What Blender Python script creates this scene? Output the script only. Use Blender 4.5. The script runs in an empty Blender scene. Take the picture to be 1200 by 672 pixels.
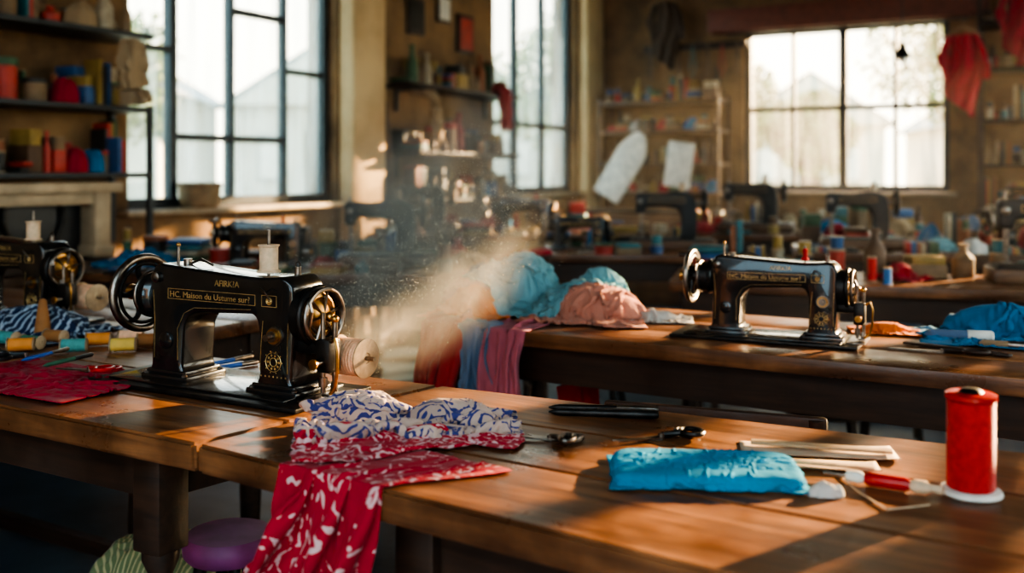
import bpy, bmesh, math, random, time
import numpy as np
from mathutils import Vector, Matrix, noise
random.seed(7)
F=1167.0; CAMZ=1.15; TZ=0.76
V=Vector
def P(px,py,z=TZ):
    Y=F*(CAMZ-z)/(py-200.0)
    return V(((px-600)/F*Y, Y, z))
def rad(a): return math.radians(a)
def lerp(a,b,t): return a+(b-a)*t
def sm(t):
    t=max(0,min(1,t)); return t*t*(3-2*t)

# ------------------------------------------------------------ materials
MC={}
def nodes(name):
    m=bpy.data.materials.new(name); m.use_nodes=True
    nt=m.node_tree; b=nt.nodes['Principled BSDF']
    return m,nt,b
def M(name,col,rough=.6,metal=0,var=.18,scale=18,bump=0,bscale=None,coat=0,sheen=0,spec=None):
    if name in MC: return MC[name]
    m,nt,b=nodes(name)
    L=nt.links.new
    tc=nt.nodes.new('ShaderNodeTexCoord')
    nz=nt.nodes.new('ShaderNodeTexNoise'); nz.inputs['Scale'].default_value=scale; nz.inputs['Detail'].default_value=5
    L(tc.outputs['Object'],nz.inputs['Vector'])
    rp=nt.nodes.new('ShaderNodeValToRGB')
    rp.color_ramp.elements[0].position=.3; rp.color_ramp.elements[1].position=.7
    c0=[max(0,c*(1-var*1.6)) for c in col]; c1=[min(1,c*(1+var)) for c in col]
    rp.color_ramp.elements[0].color=(*c0,1); rp.color_ramp.elements[1].color=(*c1,1)
    L(nz.outputs['Fac'],rp.inputs['Fac']); L(rp.outputs['Color'],b.inputs['Base Color'])
    b.inputs['Roughness'].default_value=rough; b.inputs['Metallic'].default_value=metal
    b.inputs['Coat Weight'].default_value=coat
    if sheen: b.inputs['Sheen Weight'].default_value=sheen
    if spec is not None: b.inputs['Specular IOR Level'].default_value=spec
    if bump:
        n2=nt.nodes.new('ShaderNodeTexNoise'); n2.inputs['Scale'].default_value=bscale or scale*6; n2.inputs['Detail'].default_value=4
        L(tc.outputs['Object'],n2.inputs['Vector'])
        bp=nt.nodes.new('ShaderNodeBump'); bp.inputs['Strength'].default_value=bump; bp.inputs['Distance'].default_value=.01
        L(n2.outputs['Fac'],bp.inputs['Height']); L(bp.outputs['Normal'],b.inputs['Normal'])
    MC[name]=m; return m
def wood(name,dark,light,rough=.3,sc=1.0,coat=.3):
    if name in MC: return MC[name]
    m,nt,b=nodes(name); L=nt.links.new
    tc=nt.nodes.new('ShaderNodeTexCoord'); mp=nt.nodes.new('ShaderNodeMapping')
    mp.inputs['Scale'].default_value=(1.6*sc,22*sc,22*sc)
    L(tc.outputs['Object'],mp.inputs['Vector'])
    nz=nt.nodes.new('ShaderNodeTexNoise'); nz.inputs['Scale'].default_value=2.2; nz.inputs['Detail'].default_value=9; nz.inputs['Roughness'].default_value=.62; nz.inputs['Distortion'].default_value=.6
    L(mp.outputs['Vector'],nz.inputs['Vector'])
    rp=nt.nodes.new('ShaderNodeValToRGB'); e=rp.color_ramp.elements
    e[0].position=.28; e[0].color=(*dark,1); e[1].position=.72; e[1].color=(*light,1)
    L(nz.outputs['Fac'],rp.inputs['Fac'])
    n3=nt.nodes.new('ShaderNodeTexNoise'); n3.inputs['Scale'].default_value=6; n3.inputs['Detail'].default_value=8; n3.inputs['Roughness'].default_value=.6
    L(tc.outputs['Object'],n3.inputs['Vector'])
    mx=nt.nodes.new('ShaderNodeMix'); mx.data_type='RGBA'; mx.blend_type='MULTIPLY'
    r3=nt.nodes.new('ShaderNodeValToRGB'); r3.color_ramp.elements[0].position=.38; r3.color_ramp.elements[0].color=(.42,.38,.36,1); r3.color_ramp.elements[1].position=.6
    L(n3.outputs['Fac'],r3.inputs['Fac'])
    mx.inputs[0].default_value=.9
    L(rp.outputs['Color'],mx.inputs[6]); L(r3.outputs['Color'],mx.inputs[7]); L(mx.outputs[2],b.inputs['Base Color'])
    mr=nt.nodes.new('ShaderNodeMapRange'); mr.inputs['From Min'].default_value=.3; mr.inputs['From Max'].default_value=.7; mr.inputs['To Min'].default_value=rough*.75; mr.inputs['To Max'].default_value=rough*1.7
    L(n3.outputs['Fac'],mr.inputs['Value']); L(mr.outputs['Result'],b.inputs['Roughness'])
    bp=nt.nodes.new('ShaderNodeBump'); bp.inputs['Strength'].default_value=.18; bp.inputs['Distance'].default_value=.004
    L(nz.outputs['Fac'],bp.inputs['Height']); L(bp.outputs['Normal'],b.inputs['Normal'])
    b.inputs['Coat Weight'].default_value=coat; b.inputs['Coat Roughness'].default_value=.3
    MC[name]=m; return m
def cloth(name,col,col2=None,pattern=None,scale=10,sheen=.1,thr=1.35,border=None):
    if name in MC: return MC[name]
    m,nt,b=nodes(name); L=nt.links.new
    tc=nt.nodes.new('ShaderNodeTexCoord')
    nz=nt.nodes.new('ShaderNodeTexNoise'); nz.inputs['Scale'].default_value=9; nz.inputs['Detail'].default_value=4
    L(tc.outputs['UV'],nz.inputs['Vector'])
    rp=nt.nodes.new('ShaderNodeValToRGB')
    rp.color_ramp.elements[0].position=.3; rp.color_ramp.elements[0].color=(*[c*.78 for c in col],1)
    rp.color_ramp.elements[1].position=.7; rp.color_ramp.elements[1].color=(*[min(1,c*1.1) for c in col],1)
    L(nz.outputs['Fac'],rp.inputs['Fac'])
    out=rp.outputs['Color']
    if pattern:
        mx=nt.nodes.new('ShaderNodeMix'); mx.data_type='RGBA'
        L(out,mx.inputs[6]); mx.inputs[7].default_value=(*col2,1)
        if pattern=='paisley':
            nd=nt.nodes.new('ShaderNodeTexNoise'); nd.inputs['Scale'].default_value=scale*.8; nd.inputs['Detail'].default_value=2
            L(tc.outputs['UV'],nd.inputs['Vector'])
            va=nt.nodes.new('ShaderNodeVectorMath'); va.operation='MULTIPLY_ADD'
            va.inputs[1].default_value=(1.3/scale,1.3/scale,0); L(nd.outputs['Color'],va.inputs[0]); L(tc.outputs['UV'],va.inputs[2])
            vo=nt.nodes.new('ShaderNodeTexVoronoi'); vo.inputs['Scale'].default_value=scale; L(va.outputs[0],vo.inputs['Vector'])
            mu=nt.nodes.new('ShaderNodeMath'); mu.operation='MULTIPLY'; mu.inputs[1].default_value=24; L(vo.outputs['Distance'],mu.inputs[0])
            si=nt.nodes.new('ShaderNodeMath'); si.operation='SINE'; L(mu.outputs[0],si.inputs[0])
            v2=nt.nodes.new('ShaderNodeTexVoronoi'); v2.inputs['Scale'].default_value=scale*4.5; L(va.outputs[0],v2.inputs['Vector'])
            ad=nt.nodes.new('ShaderNodeMath'); ad.operation='MULTIPLY_ADD'; ad.inputs[1].default_value=-2.0; L(v2.outputs['Distance'],ad.inputs[0]); L(si.outputs[0],ad.inputs[2])
            nb=nt.nodes.new('ShaderNodeTexNoise'); nb.inputs['Scale'].default_value=scale*.45; L(tc.outputs['UV'],nb.inputs['Vector'])
            mb_=nt.nodes.new('ShaderNodeMath'); mb_.operation='MULTIPLY_ADD'; mb_.inputs[1].default_value=3.2; L(nb.outputs['Fac'],mb_.inputs[0]); L(ad.outputs[0],mb_.inputs[2])
            st=nt.nodes.new('ShaderNodeValToRGB'); st.color_ramp.elements[0].position=.0; st.color_ramp.elements[1].position=.15
            sb=nt.nodes.new('ShaderNodeMath'); sb.operation='SUBTRACT'; sb.inputs[1].default_value=thr; L(mb_.outputs[0],sb.inputs[0])
            L(sb.outputs[0],st.inputs['Fac']); L(st.outputs['Color'],mx.inputs[0])
            out=mx.outputs[2]
            if border:
                bw,bc,bc2=border
                m2_=nt.nodes.new('ShaderNodeMix'); m2_.data_type='RGBA'; m2_.inputs[6].default_value=(*bc,1); m2_.inputs[7].default_value=(*bc2,1); L(st.outputs['Color'],m2_.inputs[0])
                sx_=nt.nodes.new('ShaderNodeSeparateXYZ'); L(va.outputs[0],sx_.inputs[0])
                gt=nt.nodes.new('ShaderNodeMath'); gt.operation='LESS_THAN'; gt.inputs[1].default_value=bw+.65/scale; L(sx_.outputs['Y'],gt.inputs[0])
                m3_=nt.nodes.new('ShaderNodeMix'); m3_.data_type='RGBA'; L(gt.outputs[0],m3_.inputs[0]); L(out,m3_.inputs[6]); L(m2_.outputs[2],m3_.inputs[7]); out=m3_.outputs[2]
        elif pattern=='stripe':
            wv=nt.nodes.new('ShaderNodeTexWave'); wv.inputs['Scale'].default_value=scale; wv.inputs['Distortion'].default_value=.4
            L(tc.outputs['UV'],wv.inputs['Vector'])
            st=nt.nodes.new('ShaderNodeValToRGB'); st.color_ramp.elements[0].position=.7; st.color_ramp.elements[1].position=.78
            L(wv.outputs['Fac'],st.inputs['Fac']); L(st.outputs['Color'],mx.inputs[0])
            out=mx.outputs[2]
    L(out,b.inputs['Base Color'])
    b.inputs['Roughness'].default_value=.9; b.inputs['Sheen Weight'].default_value=sheen; b.inputs['Specular IOR Level'].default_value=.15
    n2=nt.nodes.new('ShaderNodeTexNoise'); n2.inputs['Scale'].default_value=400; n2.inputs['Detail'].default_value=2
    L(tc.outputs['UV'],n2.inputs['Vector'])
    n4=nt.nodes.new('ShaderNodeTexNoise'); n4.inputs['Scale'].default_value=30; n4.inputs['Detail'].default_value=4; n4.inputs['Distortion'].default_value=.8
    L(tc.outputs['UV'],n4.inputs['Vector'])
    b1=nt.nodes.new('ShaderNodeBump'); b1.inputs['Strength'].default_value=.25; b1.inputs['Distance'].default_value=.001
    b2=nt.nodes.new('ShaderNodeBump'); b2.inputs['Strength'].default_value=.5; b2.inputs['Distance'].default_value=.006
    L(n2.outputs['Fac'],b1.inputs['Height']); L(n4.outputs['Fac'],b2.inputs['Height']); L(b2.outputs['Normal'],b1.inputs['Normal']); L(b1.outputs['Normal'],b.inputs['Normal'])
    MC[name]=m; return m

wood_table=wood('varnished_table_wood',(.085,.032,.014),(.37,.155,.062),.32,coat=.12)
wood_dark=wood('dark_oak',(.022,.011,.007),(.075,.032,.016),.45,coat=.1)
wood_mid=wood('brown_wood',(.08,.036,.018),(.23,.115,.055),.45)
wood_light=wood('pale_wood',(.35,.22,.12),(.6,.42,.25),.5)
enamel=M('black_enamel',(.012,.011,.011),.26,.0,.3,30,.05,60,coat=.6)
iron=M('dark_iron',(.04,.036,.034),.42,.8,.3,40,.08)
steel=M('worn_steel',(.28,.235,.20),.32,1,.3,60,.05)
brass=M('aged_brass',(.55,.30,.10),.33,1,.3,50,.05)
goldp=M('gold_decal',(.60,.38,.15),.4,.6,.3,80)
peach=M('peach_thread',(.9,.50,.30),.8,0,.1,90,.2,200)
creamt=M('cream_thread',(.66,.47,.31),.8,0,.1,90,.2,200)
redt=M('red_thread',(.56,.012,.010),.6,0,.15,120,.2,300)
tealt=M('teal_thread',(.08,.3,.28),.8,0,.1,90,.2,200)
greent=M('green_thread',(.07,.2,.12),.8)
bluet=M('blue_thread',(.05,.2,.5),.8)
brownt=M('brown_thread',(.36,.15,.05),.8)
oranget=M('orange_thread',(.7,.25,.05),.8)
yellowt=M('yellow_thread',(.7,.45,.1),.8)
purplet=M('purple_vinyl',(.26,.05,.17),.5)
bluepl=M('blue_plastic',(.03,.12,.45),.35)
redpl=M('red_plastic',(.45,.015,.015),.3)
whitepl=M('white_card',(.78,.74,.66),.6)
paper=M('paper',(.62,.47,.34),.8)
blackpl=M('black_plastic',(.02,.02,.022),.35)
darkmetal=M('window_frame_paint',(.035,.04,.045),.45,.3)
cream=M('cream_paint',(.45,.33,.21),.6,0,.2,8,.1)
def plaster(name,a,b_):
    m,nt,b=nodes(name); L=nt.links.new
    tc=nt.nodes.new('ShaderNodeTexCoord')
    n1=nt.nodes.new('ShaderNodeTexNoise'); n1.inputs['Scale'].default_value=1.6; n1.inputs['Detail'].default_value=10; n1.inputs['Roughness'].default_value=.65
    L(tc.outputs['Object'],n1.inputs['Vector'])
    rp=nt.nodes.new('ShaderNodeValToRGB'); rp.color_ramp.elements[0].position=.38; rp.color_ramp.elements[0].color=(*a,1); rp.color_ramp.elements[1].position=.62; rp.color_ramp.elements[1].color=(*b_,1)
    L(n1.outputs['Fac'],rp.inputs['Fac']); L(rp.outputs['Color'],b.inputs['Base Color']); b.inputs['Roughness'].default_value=.9
    bp=nt.nodes.new('ShaderNodeBump'); bp.inputs['Strength'].default_value=.3; bp.inputs['Distance'].default_value=.02
    L(n1.outputs['Fac'],bp.inputs['Height']); L(bp.outputs['Normal'],b.inputs['Normal'])
    return m
wallm=plaster('ochre_plaster',(.11,.06,.029),(.36,.205,.095))
pilm=plaster('cream_plaster',(.52,.34,.18),(.72,.51,.28))
ceilm=plaster('ceiling_plaster',(.12,.09,.06),(.2,.15,.10))
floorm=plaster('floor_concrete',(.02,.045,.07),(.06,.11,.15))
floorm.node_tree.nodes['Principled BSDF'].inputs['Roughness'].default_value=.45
def glassmat(name,lo,hi):
    m=bpy.data.materials.new(name); m.use_nodes=True; nt=m.node_tree; L=nt.links.new
    for n in list(nt.nodes): nt.nodes.remove(n)
    o=nt.nodes.new('ShaderNodeOutputMaterial'); tr=nt.nodes.new('ShaderNodeBsdfTransparent'); tl=nt.nodes.new('ShaderNodeBsdfTranslucent'); gl=nt.nodes.new('ShaderNodeBsdfGlossy')
    tl.inputs['Color'].default_value=(.95,.9,.8,1); gl.inputs['Roughness'].default_value=.05
    tr.inputs['Color'].default_value=(.97,.98,.94,1)
    tc=nt.nodes.new('ShaderNodeTexCoord'); mp=nt.nodes.new('ShaderNodeMapping'); mp.inputs['Scale'].default_value=(9,9,.9)
    nz=nt.nodes.new('ShaderNodeTexNoise'); nz.inputs['Scale'].default_value=1.5; nz.inputs['Detail'].default_value=7
    L(tc.outputs['Object'],mp.inputs['Vector']); L(mp.outputs['Vector'],nz.inputs['Vector'])
    mr=nt.nodes.new('ShaderNodeMapRange'); mr.inputs['From Min'].default_value=.35; mr.inputs['From Max'].default_value=.7; mr.inputs['To Min'].default_value=lo; mr.inputs['To Max'].default_value=hi
    L(nz.outputs['Fac'],mr.inputs['Value'])
    m1=nt.nodes.new('ShaderNodeMixShader'); m2=nt.nodes.new('ShaderNodeMixShader')
    L(mr.outputs['Result'],m1.inputs[0]); L(tr.outputs[0],m1.inputs[1]); L(tl.outputs[0],m1.inputs[2])
    m2.inputs[0].default_value=.04; L(m1.outputs[0],m2.inputs[1]); L(gl.outputs[0],m2.inputs[2]); L(m2.outputs[0],o.inputs['Surface'])
    return m
glass=glassmat('dusty_glass',.04,.3)
glass_mid=glassmat('lightly_dusty_glass',.01,.10)
glass_clear=glassmat('clean_glass',.0,.03)

# ------------------------------------------------------------ mesh builder
class MB:
    def __init__(s): s.V=[];s.F=[];s.MI=[];s.UV=[];s.mats=[];s.T=Matrix.Identity(4)
    def mi(s,m):
        if m not in s.mats: s.mats.append(m)
        return s.mats.index(m)
    def add(s,vs,fs,m,uv=None,X=None):
        o=len(s.V); T=s.T@X if X is not None else s.T
        s.V+= [T@V(v) for v in vs]; k=s.mi(m)
        for f in fs:
            s.F.append([i+o for i in f]); s.MI.append(k)
            if uv: s.UV+=[uv[i] for i in f]
            else:
                for i in f:
                    p=vs[i]; s.UV.append((p[0]+p[1]*.3,p[2]+p[1]*.7))
        return s
    def box(s,c,d,m,rz=0,bev=0,X=None,ry=0,rx=0):
        R=Matrix.Translation(V(c))@Matrix.Rotation(rz,4,'Z')@Matrix.Rotation(ry,4,'Y')@Matrix.Rotation(rx,4,'X')
        if X is not None: R=X@R
        if bev<=0:
            x,y,z=[a/2 for a in d]
            vs=[(-x,-y,-z),(x,-y,-z),(x,y,-z),(-x,y,-z),(-x,-y,z),(x,-y,z),(x,y,z),(-x,y,z)]
            fs=[(0,3,2,1),(4,5,6,7),(0,1,5,4),(1,2,6,5),(2,3,7,6),(3,0,4,7)]
            return s.add(vs,fs,m,X=R)
        bm=bmesh.new(); bmesh.ops.create_cube(bm,size=1)
        for v in bm.verts: v.co=V((v.co.x*d[0],v.co.y*d[1],v.co.z*d[2]))
        bmesh.ops.bevel(bm,geom=bm.edges[:],offset=min(bev,min(d)*.49),segments=2,affect='EDGES',profile=.5)
        s.bm(bm,m,R); return s
    def bm(s,bm,m,X=None):
        bm.verts.ensure_lookup_table(); bm.verts.index_update()
        s.add([v.co.copy() for v in bm.verts],[[v.index for v in f.verts] for f in bm.faces],m,X=X); bm.free()
    def prism(s,pts,y0,y1,m,bev=0,seg=3,X=None):
        bm=bmesh.new(); a=[bm.verts.new((p[0],y0,p[1])) for p in pts]; b=[bm.verts.new((p[0],y1,p[1])) for p in pts]
        n=len(pts); f0=bm.faces.new(a); f1=bm.faces.new(b[::-1])
        for i in range(n): bm.faces.new((a[i],b[i],b[(i+1)%n],a[(i+1)%n]))
        bmesh.ops.recalc_face_normals(bm,faces=bm.faces[:])
        if bev>0:
            es=list(f0.edges)+list(f1.edges)
            bmesh.ops.bevel(bm,geom=es,offset=bev,segments=seg,affect='EDGES',profile=.5,clamp_overlap=True)
        s.bm(bm,m,X)
    def lathe(s,prof,o,axis,m,seg=20,ang=0):
        q=V((0,0,1)).rotation_difference(V(axis).normalized()).to_matrix().to_4x4()
        X=Matrix.Translation(V(o))@q
        vs=[];fs=[]
        n=len(prof)
        for (r,h) in prof:
            for k in range(seg):
                a=2*math.pi*k/seg+ang; vs.append((max(r,1e-5)*math.cos(a),max(r,1e-5)*math.sin(a),h))
        for i in range(n-1):
            for k in range(seg):
                k2=(k+1)%seg; fs.append((i*seg+k,i*seg+k2,(i+1)*seg+k2,(i+1)*seg+k))
        fs.append(tuple(range(seg))[::-1]); fs.append(tuple((n-1)*seg+k for k in range(seg)))
        s.add(vs,fs,m,X=X); return s
    def cyl(s,a,b,r,m,r2=None,seg=14):
        a=V(a);b=V(b); h=(b-a).length; r2=r if r2 is None else r2
        return s.lathe([(r,0),(r2,h)],a,b-a,m,seg)
    def torus(s,c,axis,R,r,m,seg=32,rs=10):
        q=V((0,0,1)).rotation_difference(V(axis).normalized()).to_matrix().to_4x4(); X=Matrix.Translation(V(c))@q
        vs=[];fs=[]
        for i in range(seg):
            a=2*math.pi*i/seg
            for j in range(rs):
                b=2*math.pi*j/rs; vs.append(((R+r*math.cos(b))*math.cos(a),(R+r*math.cos(b))*math.sin(a),r*math.sin(b)))
        for i in range(seg):
            for j in range(rs):
                i2=(i+1)%seg;j2=(j+1)%rs; fs.append((i*rs+j,i2*rs+j,i2*rs+j2,i*rs+j2))
        s.add(vs,fs,m,X=X); return s
    def sph(s,c,r,m,sc=(1,1,1),seg=16):
        n=seg//2+1; prof=[(r*math.sin(math.pi*i/(n-1)),-r*math.cos(math.pi*i/(n-1))) for i in range(n)]
        T0=s.T; s.T=T0@Matrix.Translation(V(c))@Matrix.Diagonal((*sc,1)); s.lathe(prof,(0,0,0),(0,0,1),m,seg); s.T=T0; return s
    def tube(s,path,r,m,seg=8,closed=False):
        path=[V(p) for p in path]; n=len(path); vs=[];fs=[]
        up=None
        for i,p in enumerate(path):
            t=(path[min(i+1,n-1)]-path[max(i-1,0)]).normalized()
            if up is None:
                up=t.orthogonal().normalized()
            else:
                up=(up-t*up.dot(t)).normalized()
            bi=t.cross(up); rr=r[i] if isinstance(r,(list,tuple)) else r
            for k in range(seg):
                a=2*math.pi*k/seg; vs.append(p+up*rr*math.cos(a)+bi*rr*math.sin(a))
        for i in range(n-1):
            for k in range(seg):
                k2=(k+1)%seg; fs.append((i*seg+k,i*seg+k2,(i+1)*seg+k2,(i+1)*seg+k))
        fs.append(tuple(range(seg))[::-1]); fs.append(tuple((n-1)*seg+k for k in range(seg)))
        s.add(vs,fs,m); return s
    def grid(s,fn,nu,nv,m,uvs=(1,1)):
        vs=[];uv=[];fs=[]
        for j in range(nv+1):
            for i in range(nu+1):
                u=i/nu;v=j/nv; vs.append(fn(u,v)); uv.append((u*uvs[0],v*uvs[1]))
        for j in range(nv):
            for i in range(nu):
                a=j*(nu+1)+i; fs.append((a,a+1,a+nu+2,a+nu+1))
        s.add(vs,fs,m,uv=uv); return s
    def build(s,name,loc=(0,0,0),rz=0,angle=38,solid=0,sub=0):
        me=bpy.data.meshes.new(name); me.from_pydata([tuple(v) for v in s.V],[],s.F)
        for m in s.mats: me.materials.append(m)
        me.polygons.foreach_set('material_index',s.MI)
        me.polygons.foreach_set('use_smooth',[True]*len(s.F))
        uvl=me.uv_layers.new(name='UVMap'); flat=[c for u in s.UV for c in u]; uvl.data.foreach_set('uv',flat)
        me.update()
        if angle: me.set_sharp_from_angle(angle=rad(angle))
        ob=bpy.data.objects.new(name,me); bpy.context.scene.collection.objects.link(ob)
        ob.location=loc; ob.rotation_euler=(0,0,rz)
        if solid:
            so=ob.modifiers.new('thick','SOLIDIFY'); so.thickness=solid; so.offset=1
        if sub:
            su=ob.modifiers.new('sub','SUBSURF'); su.levels=sub; su.render_levels=sub
        return ob
def dup(ob,loc,rz,sc=1.0):
    o=bpy.data.objects.new(ob.name.split('.')[0],ob.data); bpy.context.scene.collection.objects.link(o)
    o.location=loc; o.rotation_euler=(0,0,rz); o.scale=(sc,sc,sc)
    return o
def roundpoly(pts,n=6):
    out=[]; N=len(pts)
    for i,p in enumerate(pts):
        x,z,r=p; a=V((x,z)); 
        if r<=0: out.append((x,z)); continue
        pa=V(pts[i-1][:2]); pb=V(pts[(i+1)%N][:2])
        d1=(pa-a); d2=(pb-a); r1=min(r,d1.length*.48,d2.length*.48)
        s0=a+d1.normalized()*r1; s1=a+d2.normalized()*r1
        for k in range(n+1):
            t=k/n; q=s0*(1-t)**2+a*2*t*(1-t)+s1*t*t; out.append((q.x,q.y))
    return out
def text_geom(body,size):
    cu=bpy.data.curves.new('t','FONT'); cu.body=body; cu.size=size; cu.extrude=.0004; cu.resolution_u=2
    ob=bpy.data.objects.new('t',cu); bpy.context.scene.collection.objects.link(ob)
    dg=bpy.context.evaluated_depsgraph_get(); me=bpy.data.meshes.new_from_object(ob.evaluated_get(dg))
    vs=[v.co.copy() for v in me.vertices]; fs=[list(p.vertices) for p in me.polygons]
    bpy.data.objects.remove(ob); bpy.data.curves.remove(cu); bpy.data.meshes.remove(me)
    return vs,fs
TXT=[text_geom('HC. Maison du Ustume sur?',.020),text_geom('AFIRK?A',.016)]

# ------------------------------------------------------------ room shell
LW=(V((-1.93,5.0,0)),rad(60)); C0=V((.835,9.76,0)); FW=(C0,rad(-30))
RW=(V((5.6,7.01,0)),rad(-120))
def wall(name,frame,u0,u1,H,ops,mat=wallm,th=.25,z0=0):
    b=MB(); us=sorted(ops); x=u0
    for (a,c,za,zb) in us:
        b.box(((x+a)/2,th/2,H/2),(a-x,th,H),mat)
        b.box(((a+c)/2,th/2,za/2),(c-a,th,za),mat); b.box(((a+c)/2,th/2,(H+zb)/2),(c-a,th,H-zb),mat)
        x=c
    b.box(((x+u1)/2,th/2,H/2),(u1-x,th,H),mat)
    return b.build(name,frame[0],frame[1])
def window(name,frame,a,c,za,zb,vs,hs,sill=True,gm=None):
    b=MB(); w=.05; y=.10
    for u in (a+w/2+.002,c-w/2-.002): b.box((u,y,(za+zb)/2),(w,.07,zb-za-.006),darkmetal)
    for z in (za+w/2+.003,zb-w/2-.003): b.box(((a+c)/2,y,z),(c-a-2*w-.006,.07,w),darkmetal)
    for v,t in vs: b.box((lerp(a,c,v),y,(za+zb)/2),(t,.06,zb-za-2*w),darkmetal)
    for h,v0,v1,t in hs: b.box((lerp(a,c,(v0+v1)/2),y,h),((c-a)*(v1-v0)-.01,.05,t),darkmetal)
    b.box(((a+c)/2,y+.01,(za+zb)/2),(c-a-w*2,.004,zb-za-w*2),gm or glass)
    if sill: b.box(((a+c)/2,-.02,za+.02-.035),(c-a+.12,.12,.028),cream,bev=.006)
    return b.build(name,frame[0],frame[1])
H=3.35
RWIN=[(.3,2.62,.95,2.7),(2.68,5.0,.95,2.7),(5.3,7.2,.95,2.35)]  # unseen right-wall windows, added and sized to throw sun patches on the tables
wl=wall('wall_left',LW,-6.5,5.53,H,[(0,1.61,.95,3.1),(3.556,5.06,.95,3.1)])
wf=wall('wall_far',FW,-.25,5.75,H,[(1.46,3.18,.97,2.42)])
wr=wall('wall_right',RW,0,9.5,H,RWIN)
window('window_1',LW,0,1.61,.95,3.1,[(.22,.045),(.483,.03),(.755,.03)],[(1.333,.22,.755,.035),(1.80,0,.22,.03),(2.07,.483,.755,.035),(1.76,.755,1,.03)])
window('window_2',LW,3.556,5.06,.95,3.1,[(.33,.05),(.66,.04)],[(1.55,0,1,.035)])
window('window_3',FW,1.46,3.18,.97,2.42,[(.25,.03),(.5,.07),(.75,.03)],[(1.70,0,1,.04)],gm=glass_mid)
for i,(a,c,z0_,z1_) in enumerate(RWIN):
    window('window_%d'%(4+i),RW,a,c,z0_,z1_,[(.33,.05),(.66,.05)],[(1.75,0,1,.05)],sill=False,gm=glass_clear)
b=MB(); b.box((1.80,-.06,H/2),(.34,.12,H-.01),pilm,bev=.01); b.box((1.80,-.07,.1),(.38,.16,.2),pilm,bev=.01); b.build('trim_1',LW[0],LW[1])
b=MB(); b.box((5.29,-.05,H/2),(.36,.10,H-.01),pilm,bev=.01); b.build('trim_2',LW[0],LW[1])
beam=M('red_brown_beam',(.20,.05,.03),.6)
b=MB(); b.box((2.33,-.09,2.50),(2.3,.18,.21),beam,bev=.01); b.box((2.33,-.05,2.40),(2.0,.1,.04),wood_dark); b.build('trim_3',FW[0],FW[1])
b=MB(); b.box((4.3,-.08,3.0),(1.9,.16,.16),beam,bev=.01); b.build('trim_4',LW[0],LW[1])
def poly_slab(name,pts,z0,z1,mat):
    bm=bmesh.new(); a=[bm.verts.new((p[0],p[1],z0)) for p in pts]; c=[bm.verts.new((p[0],p[1],z1)) for p in pts]; n=len(pts)
    bm.faces.new(a);bm.faces.new(c[::-1])
    for i in range(n): bm.faces.new((a[i],c[i],c[(i+1)%n],a[(i+1)%n]))
    bmesh.ops.recalc_face_normals(bm,faces=bm.faces[:]); b=MB(); b.bm(bm,mat); return b.build(name)
def wp(fr,u,y=0): return fr[0]+Matrix.Rotation(fr[1],3,'Z')@V((u,y,0))
room=[wp(LW,-6.5,.25),wp(LW,5.78,.25),wp(FW,5.75,.25),wp(RW,9.5,.25)]
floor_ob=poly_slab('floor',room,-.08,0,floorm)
poly_slab('ceiling',room,H,H+.1,ceilm)
BW=wp(LW,-6.5)
BW=(BW+V((5.5*math.cos(rad(-30)),5.5*math.sin(rad(-30)),0)),rad(150))
wb=wall('wall_back',BW,0,5.5,H,[(1.6,2.8,.9,2.4)])  # unseen opening added in this wall to let in cool fill light

# ------------------------------------------------------------ tables
def leg(b,x,y,h,m,w=.06):
    b.box((x,y,h-.08),(w,w,.16),m,bev=.004)
    b.lathe([(w*.5,0),(w*.55,.02),(w*.3,.05),(w*.38,.12),(w*.48,.3),(w*.42,h-.24),(w*.3,h-.2),(w*.48,h-.175),(w*.48,h-.16)],(x,y,0),(0,0,1),m,14)
def table(name,o,L,D,ang,h=TZ,th=.035,m=wood_table):
    b=MB()
    n=3
    for i in range(n): b.box((L/2,D*(i+.5)/n,h-th/2),(L,D/n-.0015,th),m,bev=.003)
    b.box((L/2,.05,h-th-.045),(L-.12,.022,.09),wood_dark); b.box((L/2,D-.05,h-th-.045),(L-.12,.022,.09),wood_dark)
    for x in (.06,L-.06): b.box((x,D/2,h-th-.045),(.022,D-.1,.09),wood_dark)
    for x in (.07,L-.07):
        for y in (.07,D-.07): leg(b,x,y,h-th,wood_dark)
        b.box((x,D/2,.12),(.03,D-.16,.04),wood_dark)
    b.box((L/2,D/2,.12),(L-.16,.03,.04),wood_dark)
    return b.build(name,(o[0],o[1],0),rad(ang))
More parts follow.
